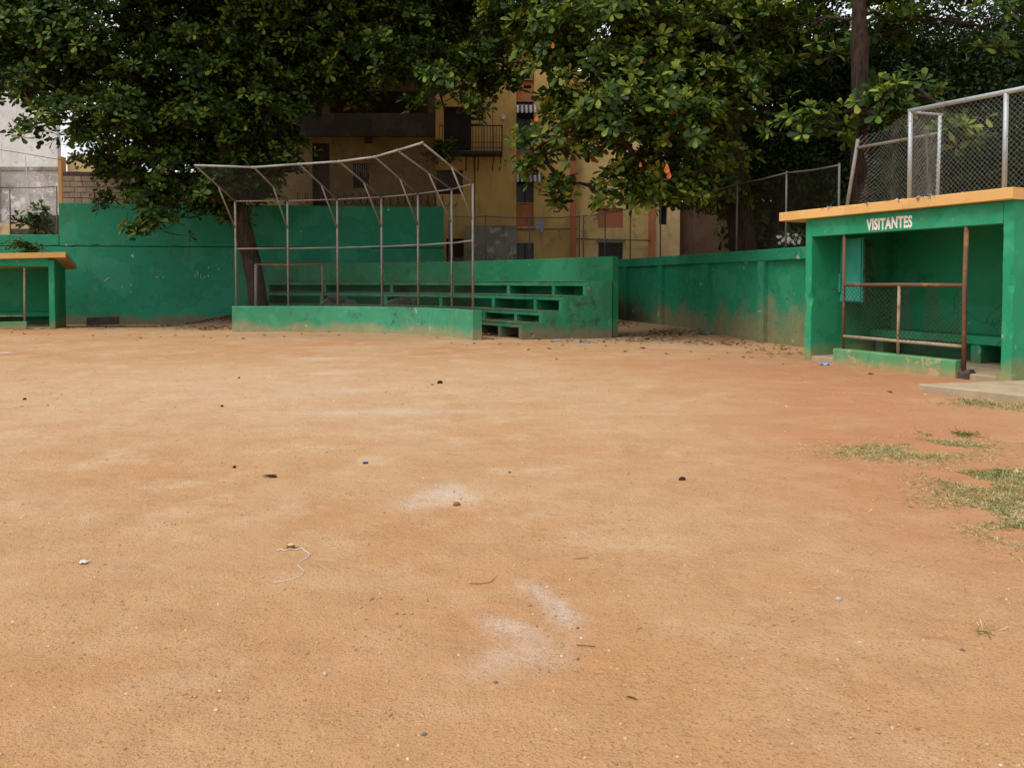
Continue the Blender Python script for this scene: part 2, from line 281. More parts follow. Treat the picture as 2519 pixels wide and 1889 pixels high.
def dirt_mat():
    t = NT('dirt')
    tan = (0.512, 0.315, 0.168); org = (0.480, 0.252, 0.115); red = (0.455, 0.205, 0.100); pale = (0.575, 0.400, 0.248)
    c = t.mix(t.ramp(t.noise(0.42, 8, 0.66, dist=0.3), (0.38, 0.62)), tan, org)
    c = t.mix(t.math('MULTIPLY', t.ramp(t.noise(1.3, 8, 0.72), (0.48, 0.68)), 0.75), c, pale)
    # redder worn soil by the dugout and at the near edge, paler trampled centre
    c = t.mix(t.math('MULTIPLY', blob_mask(t, 5.0, 11.5, 3.0, 5.0, 0.4, 0.8, 0.30, 0.8), 0.75), c, red)
    c = t.mix(t.math('MULTIPLY', blob_mask(t, 3.4, 6.6, 1.7, 4.6, -0.22, 0.9, 0.30, 0.9), 0.8), c, red)
    c = t.mix(t.math('MULTIPLY', blob_mask(t, 0.0, 2.2, 6.0, 2.2, 0.0, 0.9, 0.30, 0.8), 0.55), c, org)
    c = t.mix(t.math('MULTIPLY', blob_mask(t, -3.6, 10.5, 5.5, 4.5, 0.0, 0.9, 0.25, 0.5), 0.55), c, pale)
    # scuffed, darker loosened soil and smoother trodden streaks
    sc = t.ramp(t.noise(2.2, 9, 0.72), (0.46, 0.70))
    c = t.mix(t.math('MULTIPLY', sc, 0.27), c, (0.41, 0.21, 0.09))
    tr_ = t.ramp(t.noise(1.0, 6, 0.6, vec=t.scaled((0.7, 1.8, 1))), (0.50, 0.74))
    c = t.mix(t.math('MULTIPLY', tr_, 0.32), c, (0.58, 0.40, 0.235))
    # chalk left from the lines
    for a in CHALK:
        c = t.mix(t.math('MULTIPLY', blob_mask(t, a[0], a[1], a[2] * 1.25, a[3] * 1.2, a[4], 1.2, 0.45, 6.0), t.math('MULTIPLY', t.ramp(t.noise(30, 5, 0.7), (0.15, 0.72)), a[5] * 1.15)), c, (0.63, 0.55, 0.48))
    # darker, greyer soil under the trees, at the foot of the walls
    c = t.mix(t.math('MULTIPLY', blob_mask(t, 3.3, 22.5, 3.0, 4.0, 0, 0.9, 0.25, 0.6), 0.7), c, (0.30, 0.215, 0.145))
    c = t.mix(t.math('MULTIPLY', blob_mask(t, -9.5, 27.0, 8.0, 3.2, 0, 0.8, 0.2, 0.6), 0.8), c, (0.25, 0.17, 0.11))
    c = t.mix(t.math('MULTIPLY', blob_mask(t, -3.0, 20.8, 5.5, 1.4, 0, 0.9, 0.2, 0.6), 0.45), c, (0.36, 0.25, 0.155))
    # grit
    g = t.noise(95, 3, 0.6); g2 = t.noise(38, 5, 0.7)
    c = t.mix(t.math('MULTIPLY', t.ramp(g, (0.54, 0.66)), 0.55), c, (0.20, 0.105, 0.05))
    c = t.mix(t.math('MULTIPLY', t.ramp(g2, (0.58, 0.70)), 0.30), c, (0.66, 0.46, 0.28))
    c = t.mix(t.math('MULTIPLY', t.ramp(t.noise(17, 6, 0.75), (0.56, 0.72)), 0.30), c, (0.27, 0.145, 0.07))
    vo = t.n('ShaderNodeTexVoronoi'); vo.inputs['Scale'].default_value = 2.4; t.lk(t.scaled((1.0, 1.5, 0.01)), vo.inputs['Vector'])
    foot = t.math('MULTIPLY', t.ramp(vo.outputs['Distance'], (0.10, 0.22, 1.0, 0.0)), t.ramp(t.noise(0.7, 3), (0.48, 0.60)))
    h0 = t.math('SUBTRACT', t.math('MULTIPLY', sc, 0.35), t.math('MULTIPLY', foot, 0.5))
    h = t.math('ADD', t.math('ADD', h0, t.math('MULTIPLY', g, 0.35)), t.math('ADD', t.math('MULTIPLY', g2, 0.55), t.math('ADD', t.math('MULTIPLY', t.noise(7, 6, 0.65), 1.3), t.math('MULTIPLY', t.noise(1.6, 4), 1.5))))
    t.bump(h, 0.8, 0.035)
    return t.done(c, 0.97, 0.1)
CHALK = [  # x, y, rx, ry, rot, amount
    (0.13, 3.62, 0.05, 0.16, 0.5, 0.6), (0.22, 3.38, 0.07, 0.16, 0.3, 0.55), (-0.02, 3.28, 0.06, 0.14, 0.9, 0.5), (0.08, 3.08, 0.14, 0.16, 0.4, 0.36), (-0.06, 2.92, 0.12, 0.10, 0.4, 0.25),
    (-0.46, 5.36, 0.16, 0.22, 0.2, 0.6), (-0.62, 5.08, 0.14, 0.14, 0.0, 0.4), (-1.35, 8.7, 0.75, 0.20, 0.05, 0.45), (-2.85, 12.45, 0.35, 0.25, 0, 0.5), (-3.65, 14.7, 0.45, 0.35, 0, 0.5), (-2.2, 10.35, 0.4, 0.2, 0, 0.35)]
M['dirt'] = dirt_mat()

# ------------------------------------------------------------------ object helpers
def root_loc(p):
    while p.parent is not None: p = p.parent
    return Vector(p.location)
def mobj(name, vf, mat, parent=None, smooth=False, mats=None, rnd=None):
    v, f = vf[0], vf[1]
    o_off = root_loc(parent) if parent is not None else Vector((0, 0, 0))
    me = bpy.data.meshes.new(name)
    me.from_pydata([tuple(Vector(q) - o_off) for q in v], [], f)
    me.materials.append(M[mat])
    if mats:
        for q in mats[0]: me.materials.append(M[q])
        me.polygons.foreach_set('material_index', mats[1])
    if smooth: me.polygons.foreach_set('use_smooth', [True] * len(me.polygons))
    if rnd is not None:
        at_ = me.attributes.new('rnd', 'FLOAT', 'POINT'); at_.data.foreach_set('value', rnd)
    me.update()
    o = bpy.data.objects.new(name, me); COL.objects.link(o)
    if parent is not None: o.parent = parent
    return o
def np_obj(name, V, Fq, mat, parent=None, rnd=None, smooth=False):
    """V (n,3) numpy, Fq (m,k) numpy faces of constant size"""
    if parent is not None: V = V - np.array(root_loc(parent))
    me = bpy.data.meshes.new(name); k = Fq.shape[1]
    me.vertices.add(len(V)); me.vertices.foreach_set('co', V.astype(np.float32).ravel())
    me.loops.add(Fq.size); me.loops.foreach_set('vertex_index', Fq.astype(np.int32).ravel())
    me.polygons.add(len(Fq)); me.polygons.foreach_set('loop_start', np.arange(0, Fq.size, k, dtype=np.int32))
    me.materials.append(M[mat])
    if rnd is not None:
        a = me.attributes.new('rnd', 'FLOAT', 'POINT'); a.data.foreach_set('value', rnd.astype(np.float32))
    if smooth: me.polygons.foreach_set('use_smooth', np.ones(len(Fq), dtype=bool))
    me.update(calc_edges=True)
    o = bpy.data.objects.new(name, me); COL.objects.link(o)
    if parent is not None: o.parent = parent
    return o
def tag(o, label=None, cat=None, group=None, kind=None):
    for k, v in (('label', label), ('category', cat), ('group', group), ('kind', kind)):
        if v: o[k] = v
    return o
def thing(name, label, cat, loc=(0, 0, 0), group=None):
    o = bpy.data.objects.new(name, None); o.empty_display_size = 0.3; COL.objects.link(o); o.location = loc
    return tag(o, label, cat, group)
def join(*parts):
    V, F_ = [], []
    for v, f in parts:
        b = len(V); V += list(v); F_ += [tuple(i + b for i in q) for q in f]
    return V, F_
def tube(pts, r, n=8, cap=True):
    pts = [Vector(p) for p in pts]; rs = r if isinstance(r, (list, tuple)) else [r] * len(pts)
    V, F_ = [], []; prev = None
    for i, p in enumerate(pts):
        t = (pts[min(i + 1, len(pts) - 1)] - pts[max(i - 1, 0)]).normalized()
        if prev is None:
            a = Vector((0, 0, 1)) if abs(t.z) < 0.9 else Vector((1, 0, 0)); u = t.cross(a).normalized()
        else: u = (prev - t * prev.dot(t)).normalized()
        prev = u; w = t.cross(u)
        for k in range(n):
            an = 2 * math.pi * k / n; V.append(p + (u * math.cos(an) + w * math.sin(an)) * rs[i])
    for i in range(len(pts) - 1):
        for k in range(n):
            a, b = i * n + k, i * n + (k + 1) % n; F_.append((a, b, b + n, a + n))
    if cap: F_.append(tuple(range(n - 1, -1, -1))); F_.append(tuple((len(pts) - 1) * n + k for k in range(n)))
    return V, F_
def box(x0, x1, y0, y1, z0, z1):
    V = [(x, y, z) for z in (z0, z1) for y in (y0, y1) for x in (x0, x1)]
    return [Vector(v) for v in V], [(0, 2, 3, 1), (4, 5, 7, 6), (0, 1, 5, 4), (2, 6, 7, 3), (0, 4, 6, 2), (1, 3, 7, 5)]
def slab(path, l0, l1, h0, h1, ch=0.01, chip=0.02, step=0.12, vert=None, seed=0.0, chips=(1, 1, 1, 1)):
    """rectangular prism along a path, long edges worn and chipped. lateral l0..l1 (left of path positive), height h0..h1"""
    P = [Vector(p) for p in path]; S = [P[0]]
    L = [(P[i + 1] - P[i]).length for i in range(len(P) - 1)]
    lat = []
    def nrm(a, b):
        t = (b - a).normalized(); return Vector((-t.y, t.x, 0)).normalized() if vert is None else Vector(vert[0])
    ns = [nrm(P[i], P[i + 1]) for i in range(len(P) - 1)]
    vn = [ns[0]] + [((ns[i] + ns[i + 1]) / max(0.3, (1 + ns[i].dot(ns[i + 1])))) for i in range(len(ns) - 1)] + [ns[-1]]
    pts, lats = [], []
    for i in range(len(P) - 1):
        k = max(1, int(round(L[i] / step)))
        for j in range(k + (1 if i == len(P) - 2 else 0)):
            t = j / k; pts.append(P[i].lerp(P[i + 1], t)); lats.append(vn[i].lerp(vn[i + 1], t))
    up = Vector((0, 0, 1)) if vert is None else Vector(vert[1])
    V, F_ = [], []
    cor = [(l0, h0, 1, 1), (l0, h1, 1, -1), (l1, h1, -1, -1), (l1, h0, -1, 1)]
    for p, la in zip(pts, lats):
        for ci, (a, b, sa, sb) in enumerate(cor):
            q = p + la * a + up * b
            nz = noise.noise(q * 2.6 + Vector((seed, ci * 7, 0))) ; n2 = noise.noise(q * 9 + Vector((ci * 3.1, seed, 0)))
            c = ch * (1 + 0.6 * n2) + (chip * max(0, nz * 1.6 - 0.35 + n2 * 0.35) if chips[ci] else 0)
            c = min(max(c, 0.002), 0.45 * min(abs(l1 - l0), abs(h1 - h0)))
            A = p + la * (a + sa * c) + up * b; B = p + la * a + up * (b + sb * c)
            V += ([A, B] if ci in (0, 2) else [B, A])
    n = len(pts)
    for i in range(n - 1):
        for k in range(8):
            a, b = i * 8 + k, i * 8 + (k + 1) % 8; F_.append((a, a + 8, b + 8, b))
    F_.append(tuple(range(8))); F_.append(tuple((n - 1) * 8 + k for k in range(7, -1, -1)))
    return V, F_
def chain(fn, W, H, cell=0.075, r=0.0022, seg=None, keep=None, wob=0.0):
    """woven wire as two sets of diagonal wires over fn(u,v)->point, u 0..W, v 0..H"""
    V, F_ = [], []
    d = cell * 1.0
    for fam in (0, 1):
        k = -int(H / d) - 1
        while k * d < W:
            u0 = k * d
            a = max(0.0, -u0); b = min(H, W - u0)
            if b - a > 0.02:
                n = seg if seg else 1
                n = max(1, int(math.ceil((b - a) / (H / n)))) if seg else 1
                prev = None
                for j in range(n + 1):
                    v = a + (b - a) * j / n; u = u0 + v
                    uu = u if fam == 0 else W - u
                    if keep and not keep(uu, v): prev = None; continue
                    p = Vector(fn(uu, v))
                    if wob: p += Vector((noise.noise(p * 5), noise.noise(p * 5 + Vector((9, 0, 0))), noise.noise(p * 5 + Vector((0, 9, 0))))) * wob
                    if prev is not None:
                        t = (p - prev).normalized(); aa = t.cross(Vector((0.3, 0.9, 0.2))).normalized() * r; bb = t.cross(aa)
                        i0 = len(V)
                        for q in (prev, p):
                            V += [q + aa, q - aa * 0.5 + bb * 0.87, q - aa * 0.5 - bb * 0.87]
                        F_ += [(i0, i0 + 1, i0 + 4, i0 + 3), (i0 + 1, i0 + 2, i0 + 5, i0 + 4), (i0 + 2, i0, i0 + 3, i0 + 5)]
                    prev = p
            k += 1
    return V, F_
def facade(x0, x1, z0, z1, Y, th, holes):
    """a wall facing -Y with real openings and reveals; holes = (xa, xb, za, zb)"""
    xs = sorted({x0, x1, *[h[0] for h in holes], *[h[1] for h in holes]}); zs = sorted({z0, z1, *[h[2] for h in holes], *[h[3] for h in holes]})
    xs = [x for x in xs if x0 <= x <= x1]; zs = [z for z in zs if z0 <= z <= z1]
    def solid(i, j):
        if i < 0 or j < 0 or i >= len(xs) - 1 or j >= len(zs) - 1: return False
        cx, cz = (xs[i] + xs[i + 1]) / 2, (zs[j] + zs[j + 1]) / 2
        return not any(h[0] < cx < h[1] and h[2] < cz < h[3] for h in holes)
    V, F_ = [], []
    def quad(*q): b = len(V); V.extend(Vector(p) for p in q); F_.append((b, b + 1, b + 2, b + 3))
    for i in range(len(xs) - 1):
        for j in range(len(zs) - 1):
            if not solid(i, j): continue
            a, b, c, d = xs[i], xs[i + 1], zs[j], zs[j + 1]
            quad((a, Y, c), (b, Y, c), (b, Y, d), (a, Y, d)); quad((b, Y + th, c), (a, Y + th, c), (a, Y + th, d), (b, Y + th, d))
            if not solid(i - 1, j): quad((a, Y + th, c), (a, Y, c), (a, Y, d), (a, Y + th, d))
            if not solid(i + 1, j): quad((b, Y, c), (b, Y + th, c), (b, Y + th, d), (b, Y, d))
            if not solid(i, j - 1): quad((a, Y + th, c), (b, Y + th, c), (b, Y, c), (a, Y, c))
            if not solid(i, j + 1): quad((a, Y, d), (b, Y, d), (b, Y + th, d), (a, Y + th, d))
    return V, F_
def sstep(a, b, x):
    t = min(1, max(0, (x - a) / (b - a))); return t * t * (3 - 2 * t)

# ================================================================== GROUND
def gz(x, y):
    z = 0.0
    # bank of dust against the far right wall and in the corner
    wx = 6.05 - 0.266 * (y - 18.6)
    z += 0.13 * sstep(2.4, 0.3, wx - x) * sstep(18.8, 23, y) * sstep(40, 33, y)
    # leaf-strewn bank left of the backstop, slightly sunk ground by the left wall
    z += 0.26 * math.exp(-((x + 9.4) / 1.3) ** 2 - ((y - 27.3) / 1.5) ** 2)
    z -= 0.10 * sstep(-9.5, -12, x) * sstep(24.5, 27, y)
    z += 0.012 * noise.noise(Vector((x * 0.8, y * 0.8, 3))) + 0.006 * noise.noise(Vector((x * 3, y * 3, 9)))
    return z
def make_ground():
    xs = sorted(set([-400, -150, -60, -35] + [round(-26 + 0.4 * i, 2) for i in range(131)] + [35, 60, 150, 400]))
    ys = sorted(set([-400, -120, -40, -15, -6] + [round(-2 + 0.4 * i, 2) for i in range(101)] + [48, 70, 130, 300, 700]))
    V = [(x, y, gz(x, y) if abs(x) < 27 and -3 < y < 39 else 0.0) for y in ys for x in xs]; n = len(xs)
    F_ = [(j * n + i, j * n + i + 1, (j + 1) * n + i + 1, (j + 1) * n + i) for j in range(len(ys) - 1) for i in range(n - 1)]
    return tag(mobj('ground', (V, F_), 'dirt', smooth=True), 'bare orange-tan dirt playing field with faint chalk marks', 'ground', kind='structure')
make_ground()
# concrete apron in front of the visitors' dugout
ap = [(5.36, 10.34), (6.12, 9.22), (9.6, 9.6), (8.9, 11.3), (7.0, 10.72)]
V = [Vector((x, y, z)) for z in (-0.2, 0.085) for x, y in ap]; k = len(ap)
V += [Vector((x * 0.985 + 7.2 * 0.015, y * 0.985 + 10.2 * 0.015, 0.10)) for x, y in ap]
Fc = [(i + q * k, (i + 1) % k + q * k, (i + 1) % k + (q + 1) * k, i + (q + 1) * k) for q in (0, 1) for i in range(k)] + [tuple(range(2 * k, 3 * k))]
tag(mobj('concrete_apron', (V, Fc), 'concrete'), 'pale concrete apron slab in front of the dugout opening', 'pavement', kind='structure')

# ================================================================== BIG GREEN WALL, LEFT
LW0, LW1 = Vector((-24, 26.985, 0)), Vector((-2.55, 29.5, 0))
def lw(x, off=0.0):
    t = (x - LW0.x) / (LW1.x - LW0.x); p = LW0.lerp(LW1, t); n = Vector((-(LW1 - LW0).y, (LW1 - LW0).x, 0)).normalized(); return p + n * off
w = thing('boundary_wall', 'tall teal green plastered wall with a ledge line behind the backstop', 'wall', (-13, 28.3, 0))
mobj('lower_wall', slab([LW0, LW1], 0, 0.32, -0.5, 2.672, 0.012, 0.05, 0.10), 'wall_green', w)
up_ = mobj('upper_wall', slab([lw(-16.02), LW1], 0.0, 0.30, 2.70, 4.22, 0.02, 0.07, 0.14, seed=3), 'wall_green', w)
mobj('upper_wall', slab([LW0, lw(-16.05)], 0.0, 0.30, 2.70, 3.09, 0.015, 0.03, 0.14, seed=5), 'wall_green', w)

mobj('joint_fill', slab([LW0, LW1], 0.06, 0.28, 2.60, 2.78, 0.01, 0, 1.0), 'mortar', w)
# chalk scribbles on the wall face
def wall_pt(px, py):
    p, q = lw(-12), lw(-10); k = (px - CXP) / FP; d = q - p; t_ = (k * p.y - p.x) / (d.x - k * d.y); c = p + d * t_ + Vector((0, -0.004, 0)); c.z = at(px, py, c.y).z; return c
for st_ in ([(481, 682), (480, 676), (484, 671), (488, 675), (485, 681)], [(484, 671), (487, 667), (488, 676)], [(496, 675), (494, 683), (501, 687)], [(501, 680), (507, 683)], [(512, 676), (514, 681)], [(515, 657), (513, 660)], [(540, 661), (538, 664)], [(258, 692), (263, 688), (270, 683)], [(324, 698), (322, 703)], [(301, 704), (300, 707)], [(323, 716), (322, 719)], [(401, 681), (403, 684)], [(385, 682), (388, 682)]):
    mobj('chalk_mark', tube([wall_pt(*q_) for q_ in st_], 0.011, 4), 'chalk', w)
# low continuation in the corner behind the bleachers
CORN = Vector((2.72, 31.13, 0))
mobj('corner_wall', slab([LW1 + Vector((0.02, 0.1, 0)), CORN], 0, 0.2, -0.3, 2.16, 0.01, 0.02, 0.3), 'wall_green', w)

# ================================================================== PANELLED GREEN WALL, RIGHT
RW = Vector((6.05, 18.6, 0)); RD_ = Vector((-0.257, 0.9664, 0)).normalized()
def rw(s, off=0.0): return RW + RD_ * s + Vector((-RD_.y, RD_.x, 0)) * off
w2 = thing('boundary_wall', 'lower green panelled wall with pilasters and mud-stained foot, left of the dugout', 'wall', rw(4))
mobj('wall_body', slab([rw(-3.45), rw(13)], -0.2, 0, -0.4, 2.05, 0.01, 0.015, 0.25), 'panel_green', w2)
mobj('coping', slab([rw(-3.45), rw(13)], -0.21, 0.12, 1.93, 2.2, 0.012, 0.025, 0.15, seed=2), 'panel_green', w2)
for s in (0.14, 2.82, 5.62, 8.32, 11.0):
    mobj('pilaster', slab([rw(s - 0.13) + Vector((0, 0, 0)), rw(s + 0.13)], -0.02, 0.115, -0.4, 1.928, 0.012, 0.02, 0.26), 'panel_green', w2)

# ================================================================== VISITORS' DUGOUT (right)
DO = Vector((6.97, 10.97, 0)); DA = Vector((-0.4045, 0.9145, 0)); DD = Vector((0.9145, 0.4045, 0))
def dp(s, t, z=0.0): return DO + DA * s + DD * t + Vector((0, 0, z))
def dslab(s0, s1, t0, t1, z0, z1, **k):        # prism along the dugout front
    return slab([dp(s0, 0), dp(s1, 0)], -t1, -t0, z0, z1, **k)
def dwall(s0, s1, t0, t1, z0, z1, **k):        # upright prism
    return slab([dp((s0 + s1) / 2, 0, z0), dp((s0 + s1) / 2, 0, z1)], -(s1 - s0) / 2, (s1 - s0) / 2, t0, t1, vert=(DA, DD), **k)
dg = thing('dugout', 'green concrete dugout with yellow roof edge and white lettering on the right', 'dugout', DO)
mobj('floor', dslab(0.16, 3.72, 0.02, 2.05, -0.2, 0.09, ch=0.012, chip=0.02), 'concrete', dg)
mobj('side_wall', dwall(0, 0.15, 0, 2.2, -0.3, 2.58, ch=0.014, chip=0.05, step=0.05, seed=1, chips=(1, 0, 0, 1)), 'dugout_green', dg)
mobj('side_wall', dwall(3.73, 3.88, 0, 2.2, -0.3, 2.58, ch=0.014, chip=0.05, step=0.05, seed=8, chips=(1, 0, 0, 1)), 'dugout_green', dg)
mobj('back_wall', dslab(0.152, 3.728, 2.05, 2.19, -0.3, 2.575, ch=0.01, chip=0.0), 'dugout_inner', dg)
mobj('beam', dslab(0.152, 3.728, 0.004, 0.2, 2.26, 2.578, ch=0.008, chip=0.012, seed=4), 'dugout_green', dg)
rf = mobj('roof', dslab(-0.07, 4.42, -0.13, 2.3, 2.583, 2.745, ch=0.008, chip=0.07, step=0.045, seed=11, chips=(0, 0, 1, 0)), 'fascia_yellow', dg)
# broken rim: rubble where the roof edge has spalled
for s0, s1 in ((1.05, 2.05), (2.98, 3.35), (2.30, 2.42)):
    pts = []; q = s0
    while q < s1: pts.append(q); q += 0.045
    V, Fc = [], []
    for s in pts:
        c = dp(s, -0.115 + random.uniform(-0.01, 0.03), 2.735 + random.uniform(-0.012, 0.008)); r = random.uniform(0.025, 0.05)
        b = len(V); V += [c + Vector((random.gauss(0, 1), random.gauss(0, 1), random.gauss(0, 0.6))).normalized() * r for _ in range(8)]
        Fc += [(b, b + 1, b + 2), (b, b + 2, b + 3), (b + 4, b + 5, b + 6), (b + 4, b + 6, b + 7), (b, b + 4, b + 5), (b + 1, b + 6, b + 3), (b + 2, b + 5, b + 7), (b + 1, b + 4, b + 7)]
    tag(mobj('broken_edge', (V, Fc), 'broken_concrete', rf), 'crumbled grey concrete along the roof edge')
mobj('curb', dslab(0.80, 3.14, -0.05, 0.17, -0.2, 0.27, ch=0.018, chip=0.03, seed=6), 'curb_green', dg)
mobj('broken_edge', dslab(0.62, 0.83, 0.0, 0.15, -0.2, 0.15, ch=0.05, chip=0.09, step=0.05, seed=9), 'dark_stone', dg)
mobj('foot_block', dwall(-0.03, 0.2, -0.03, 0.12, -0.2, 0.14, ch=0.03, chip=0.03, step=0.06, seed=3), 'curb_green', dg)
# bench
bn = mobj('bench_seat', dslab(0.154, 3.726, 1.50, 2.048, 0.40, 0.545, ch=0.012, chip=0.02, seed=2), 'dugout_inner', dg)
for s in (3.55, 1.62, 0.25): mobj('bench_leg', dwall(s - 0.09, s + 0.09, 1.53, 2.04, 0.09, 0.398, ch=0.01, chip=0.01), 'dugout_inner', dg)
# rusty rail with torn wire
rl = mobj('rail_post', tube([dp(3.02, 0.06, 0.2), dp(3.02, 0.05, 2.262)], 0.028), 'rusty_pipe', dg, True)
mobj('rail_post', tube([dp(0.745, 0.06, 0.1), dp(0.75, 0.05, 1.3), dp(0.735, 0.05, 2.262)], 0.034), 'rusty_pipe', dg, True)
mobj('rail_post', tube([dp(1.89, 0.05, 0.25), dp(1.885, 0.05, 1.385)], 0.026), 'rusty_pale', dg, True)
mobj('rail', tube([dp(3.0, 0.05, 1.385), dp(1.9, 0.05, 1.395), dp(0.77, 0.05, 1.39)], 0.030), 'rusty_pipe', dg, True)
mobj('rail', tube([dp(3.0, 0.05, 0.49), dp(1.89, 0.05, 0.485), dp(0.77, 0.05, 0.48)], 0.028), 'rusty_pale', dg, True)
def torn(u, v):
    if u < 1.12: return v > 0.02 + 0.02 * math.sin(u * 9)
    q = u - 1.12
    if 0.22 < q < 0.50 - 0.18 * (0.9 - v) and v > 0.10 + 0.15 * abs(math.sin(q * 9)): return False
    if 0.72 + 0.10 * (0.9 - v) < q < 1.02 and v > 0.30 + 1.2 * abs(q - 0.90): return False
    return True
mobj('chain_link', chain(lambda u, v: dp(3.0 - u, 0.05 + 0.025 * math.sin(u * 4 + v * 5), 0.50 + v), 2.24, 0.89, 0.080, 0.0042, 20, torn, 0.010), 'rusty_wire', dg)
mobj('chain_link', chain(lambda u, v: dp(3.0 - u, 0.16 + 0.04 * math.sin(u * 5), 0.36 + v), 2.24, 0.16, 0.055, 0.003, 4, None, 0.04), 'rusty_wire', dg)
# lettering
cu = bpy.data.curves.new('lettering', 'FONT'); cu.body = 'VISITANTES'; cu.size = 0.245; cu.extrude = 0.002; cu.offset = 0.010; cu.space_character = 1.06
to = bpy.data.objects.new('lettering_tmp', cu); COL.objects.link(to); bpy.context.view_layer.update()
me = bpy.data.meshes.new_from_object(to.evaluated_get(bpy.context.evaluated_depsgraph_get())); bpy.data.objects.remove(to, do_unlink=True)
xsv = [v.co.x for v in me.vertices]; sx = 0.885 / (max(xsv) - min(xsv)); x00 = min(xsv)
for v in me.vertices:
    wob = 0.004 * math.sin(v.co.x * 9)
    p = dp(2.505 - (v.co.x - x00) * sx, 0.002 - 0.004 - v.co.z * 0.5, 2.305 + v.co.y * (0.176 / 0.1715) + wob + 0.008 * (v.co.x - x00) * sx); v.co = p - DO
me.materials.clear(); me.materials.append(M['letter_white'])
lo = bpy.data.objects.new('lettering', me); COL.objects.link(lo); lo.parent = dg; tag(lo, 'white hand-painted letters reading VISITANTES')
# cabinet on the far end wall
cb_ = thing('wall_cabinet', 'turquoise sheet cabinet with rotten side fixed inside the dugout', 'cabinet', dp(3.5, 0.6, 1.07))
mobj('body', dslab(3.20, 3.722, 0.70, 0.86, 1.07, 2.24, ch=0.006, chip=0.004), 'turquoise', cb_)
mobj('door', dslab(3.23, 3.66, 0.675, 0.695, 1.09, 2.22, ch=0.004, chip=0.004), 'turquoise', cb_)
mobj('rotten_side', dwall(3.155, 3.195, 0.68, 0.93, 1.09, 2.20, ch=0.012, chip=0.05, step=0.05, seed=5), 'rotten_wood', cb_)
mobj('hinge', dslab(3.67, 3.72, 0.655, 0.674, 1.25, 1.60, ch=0.003, chip=0), 'turquoise', cb_)

# ================================================================== HOME DUGOUT (far left)
HO = Vector((-14.02, 24.14, 0)); HS = Vector((-0.9145, -0.4045, 0)); HD = Vector((-0.4045, 0.9145, 0))
def hp(s, t, z=0.0): return HO + HS * s + HD * t + Vector((0, 0, z))
def hslab(s0, s1, t0, t1, z0, z1, dz=0.0, **k):
    return slab([hp(s0, 0, 0), hp(s1, 0, dz)], -t1, -t0, z0, z1, **k)   # right of this path is +depth
def hwall(s0, s1, t0, t1, z0, z1, **k):
    return slab([hp((s0 + s1) / 2, 0, z0), hp((s0 + s1) / 2, 0, z1)], -(s1 - s0) / 2, (s1 - s0) / 2, t0, t1, vert=(HS, HD), **k)
hd = thing('dugout', 'green dugout with orange-yellow roof edge at the left edge, shrub on top', 'dugout', HO)
mobj('side_wall', hwall(0, 0.16, 0, 2.9, -0.4, 2.1, ch=0.012, chip=0.03, step=0.08), 'dugout_green', hd)
mobj('beam', hslab(0.162, 4.2, 0.003, 0.2, 1.90, 2.15, ch=0.008, chip=0.01), 'dugout_green', hd)
mobj('back_wall', hslab(0.162, 4.2, 2.4, 2.55, -0.4, 2.0, ch=0.01, chip=0), 'dugout_inner', hd)
mobj('floor', hslab(0.17, 4.2, 0.02, 2.4, -0.3, 0.03, ch=0.01, chip=0.01), 'concrete', hd)
V, Fc = [], []
for s, dz in ((-0.32, 0.03), (4.4, -0.14)):
    for t, z in ((-0.16, 2.155), (-0.16, 2.315), (3.15, 1.97), (3.15, 1.83)): V.append(hp(s, t, z + dz))
Fc = [(0, 1, 2, 3), (7, 6, 5, 4), (0, 4, 5, 1), (1, 5, 6, 2), (2, 6, 7, 3), (3, 7, 4, 0)]
mobj('roof', (V, Fc), 'fascia_yellow', hd)
mobj('curb', hslab(0.76, 3.6, -0.04, 0.16, -0.3, 0.23, ch=0.015, chip=0.02), 'curb_green', hd)
mobj('bench_seat', hslab(0.165, 4.1, 1.85, 2.395, 0.30, 0.45, ch=0.01, chip=0.02), 'dugout_inner', hd)
for s in (0.3, 2.2, 3.9): mobj('bench_leg', hwall(s - 0.08, s + 0.08, 1.9, 2.39, 0.03, 0.298), 'dugout_inner', hd)
mobj('rail_post', tube([hp(0.82, 0.06, 0.2), hp(0.80, 0.06, 1.9)], 0.028), 'rusty_pale', hd, True)
mobj('rail', tube([hp(0.82, 0.06, 0.40), hp(3.3, 0.06, 0.42)], 0.024), 'rusty_pale', hd, True)
mobj('rail_post', tube([hp(3.3, 0.06, 0.2), hp(3.3, 0.06, 1.85)], 0.028), 'rusty_pale', hd, True)
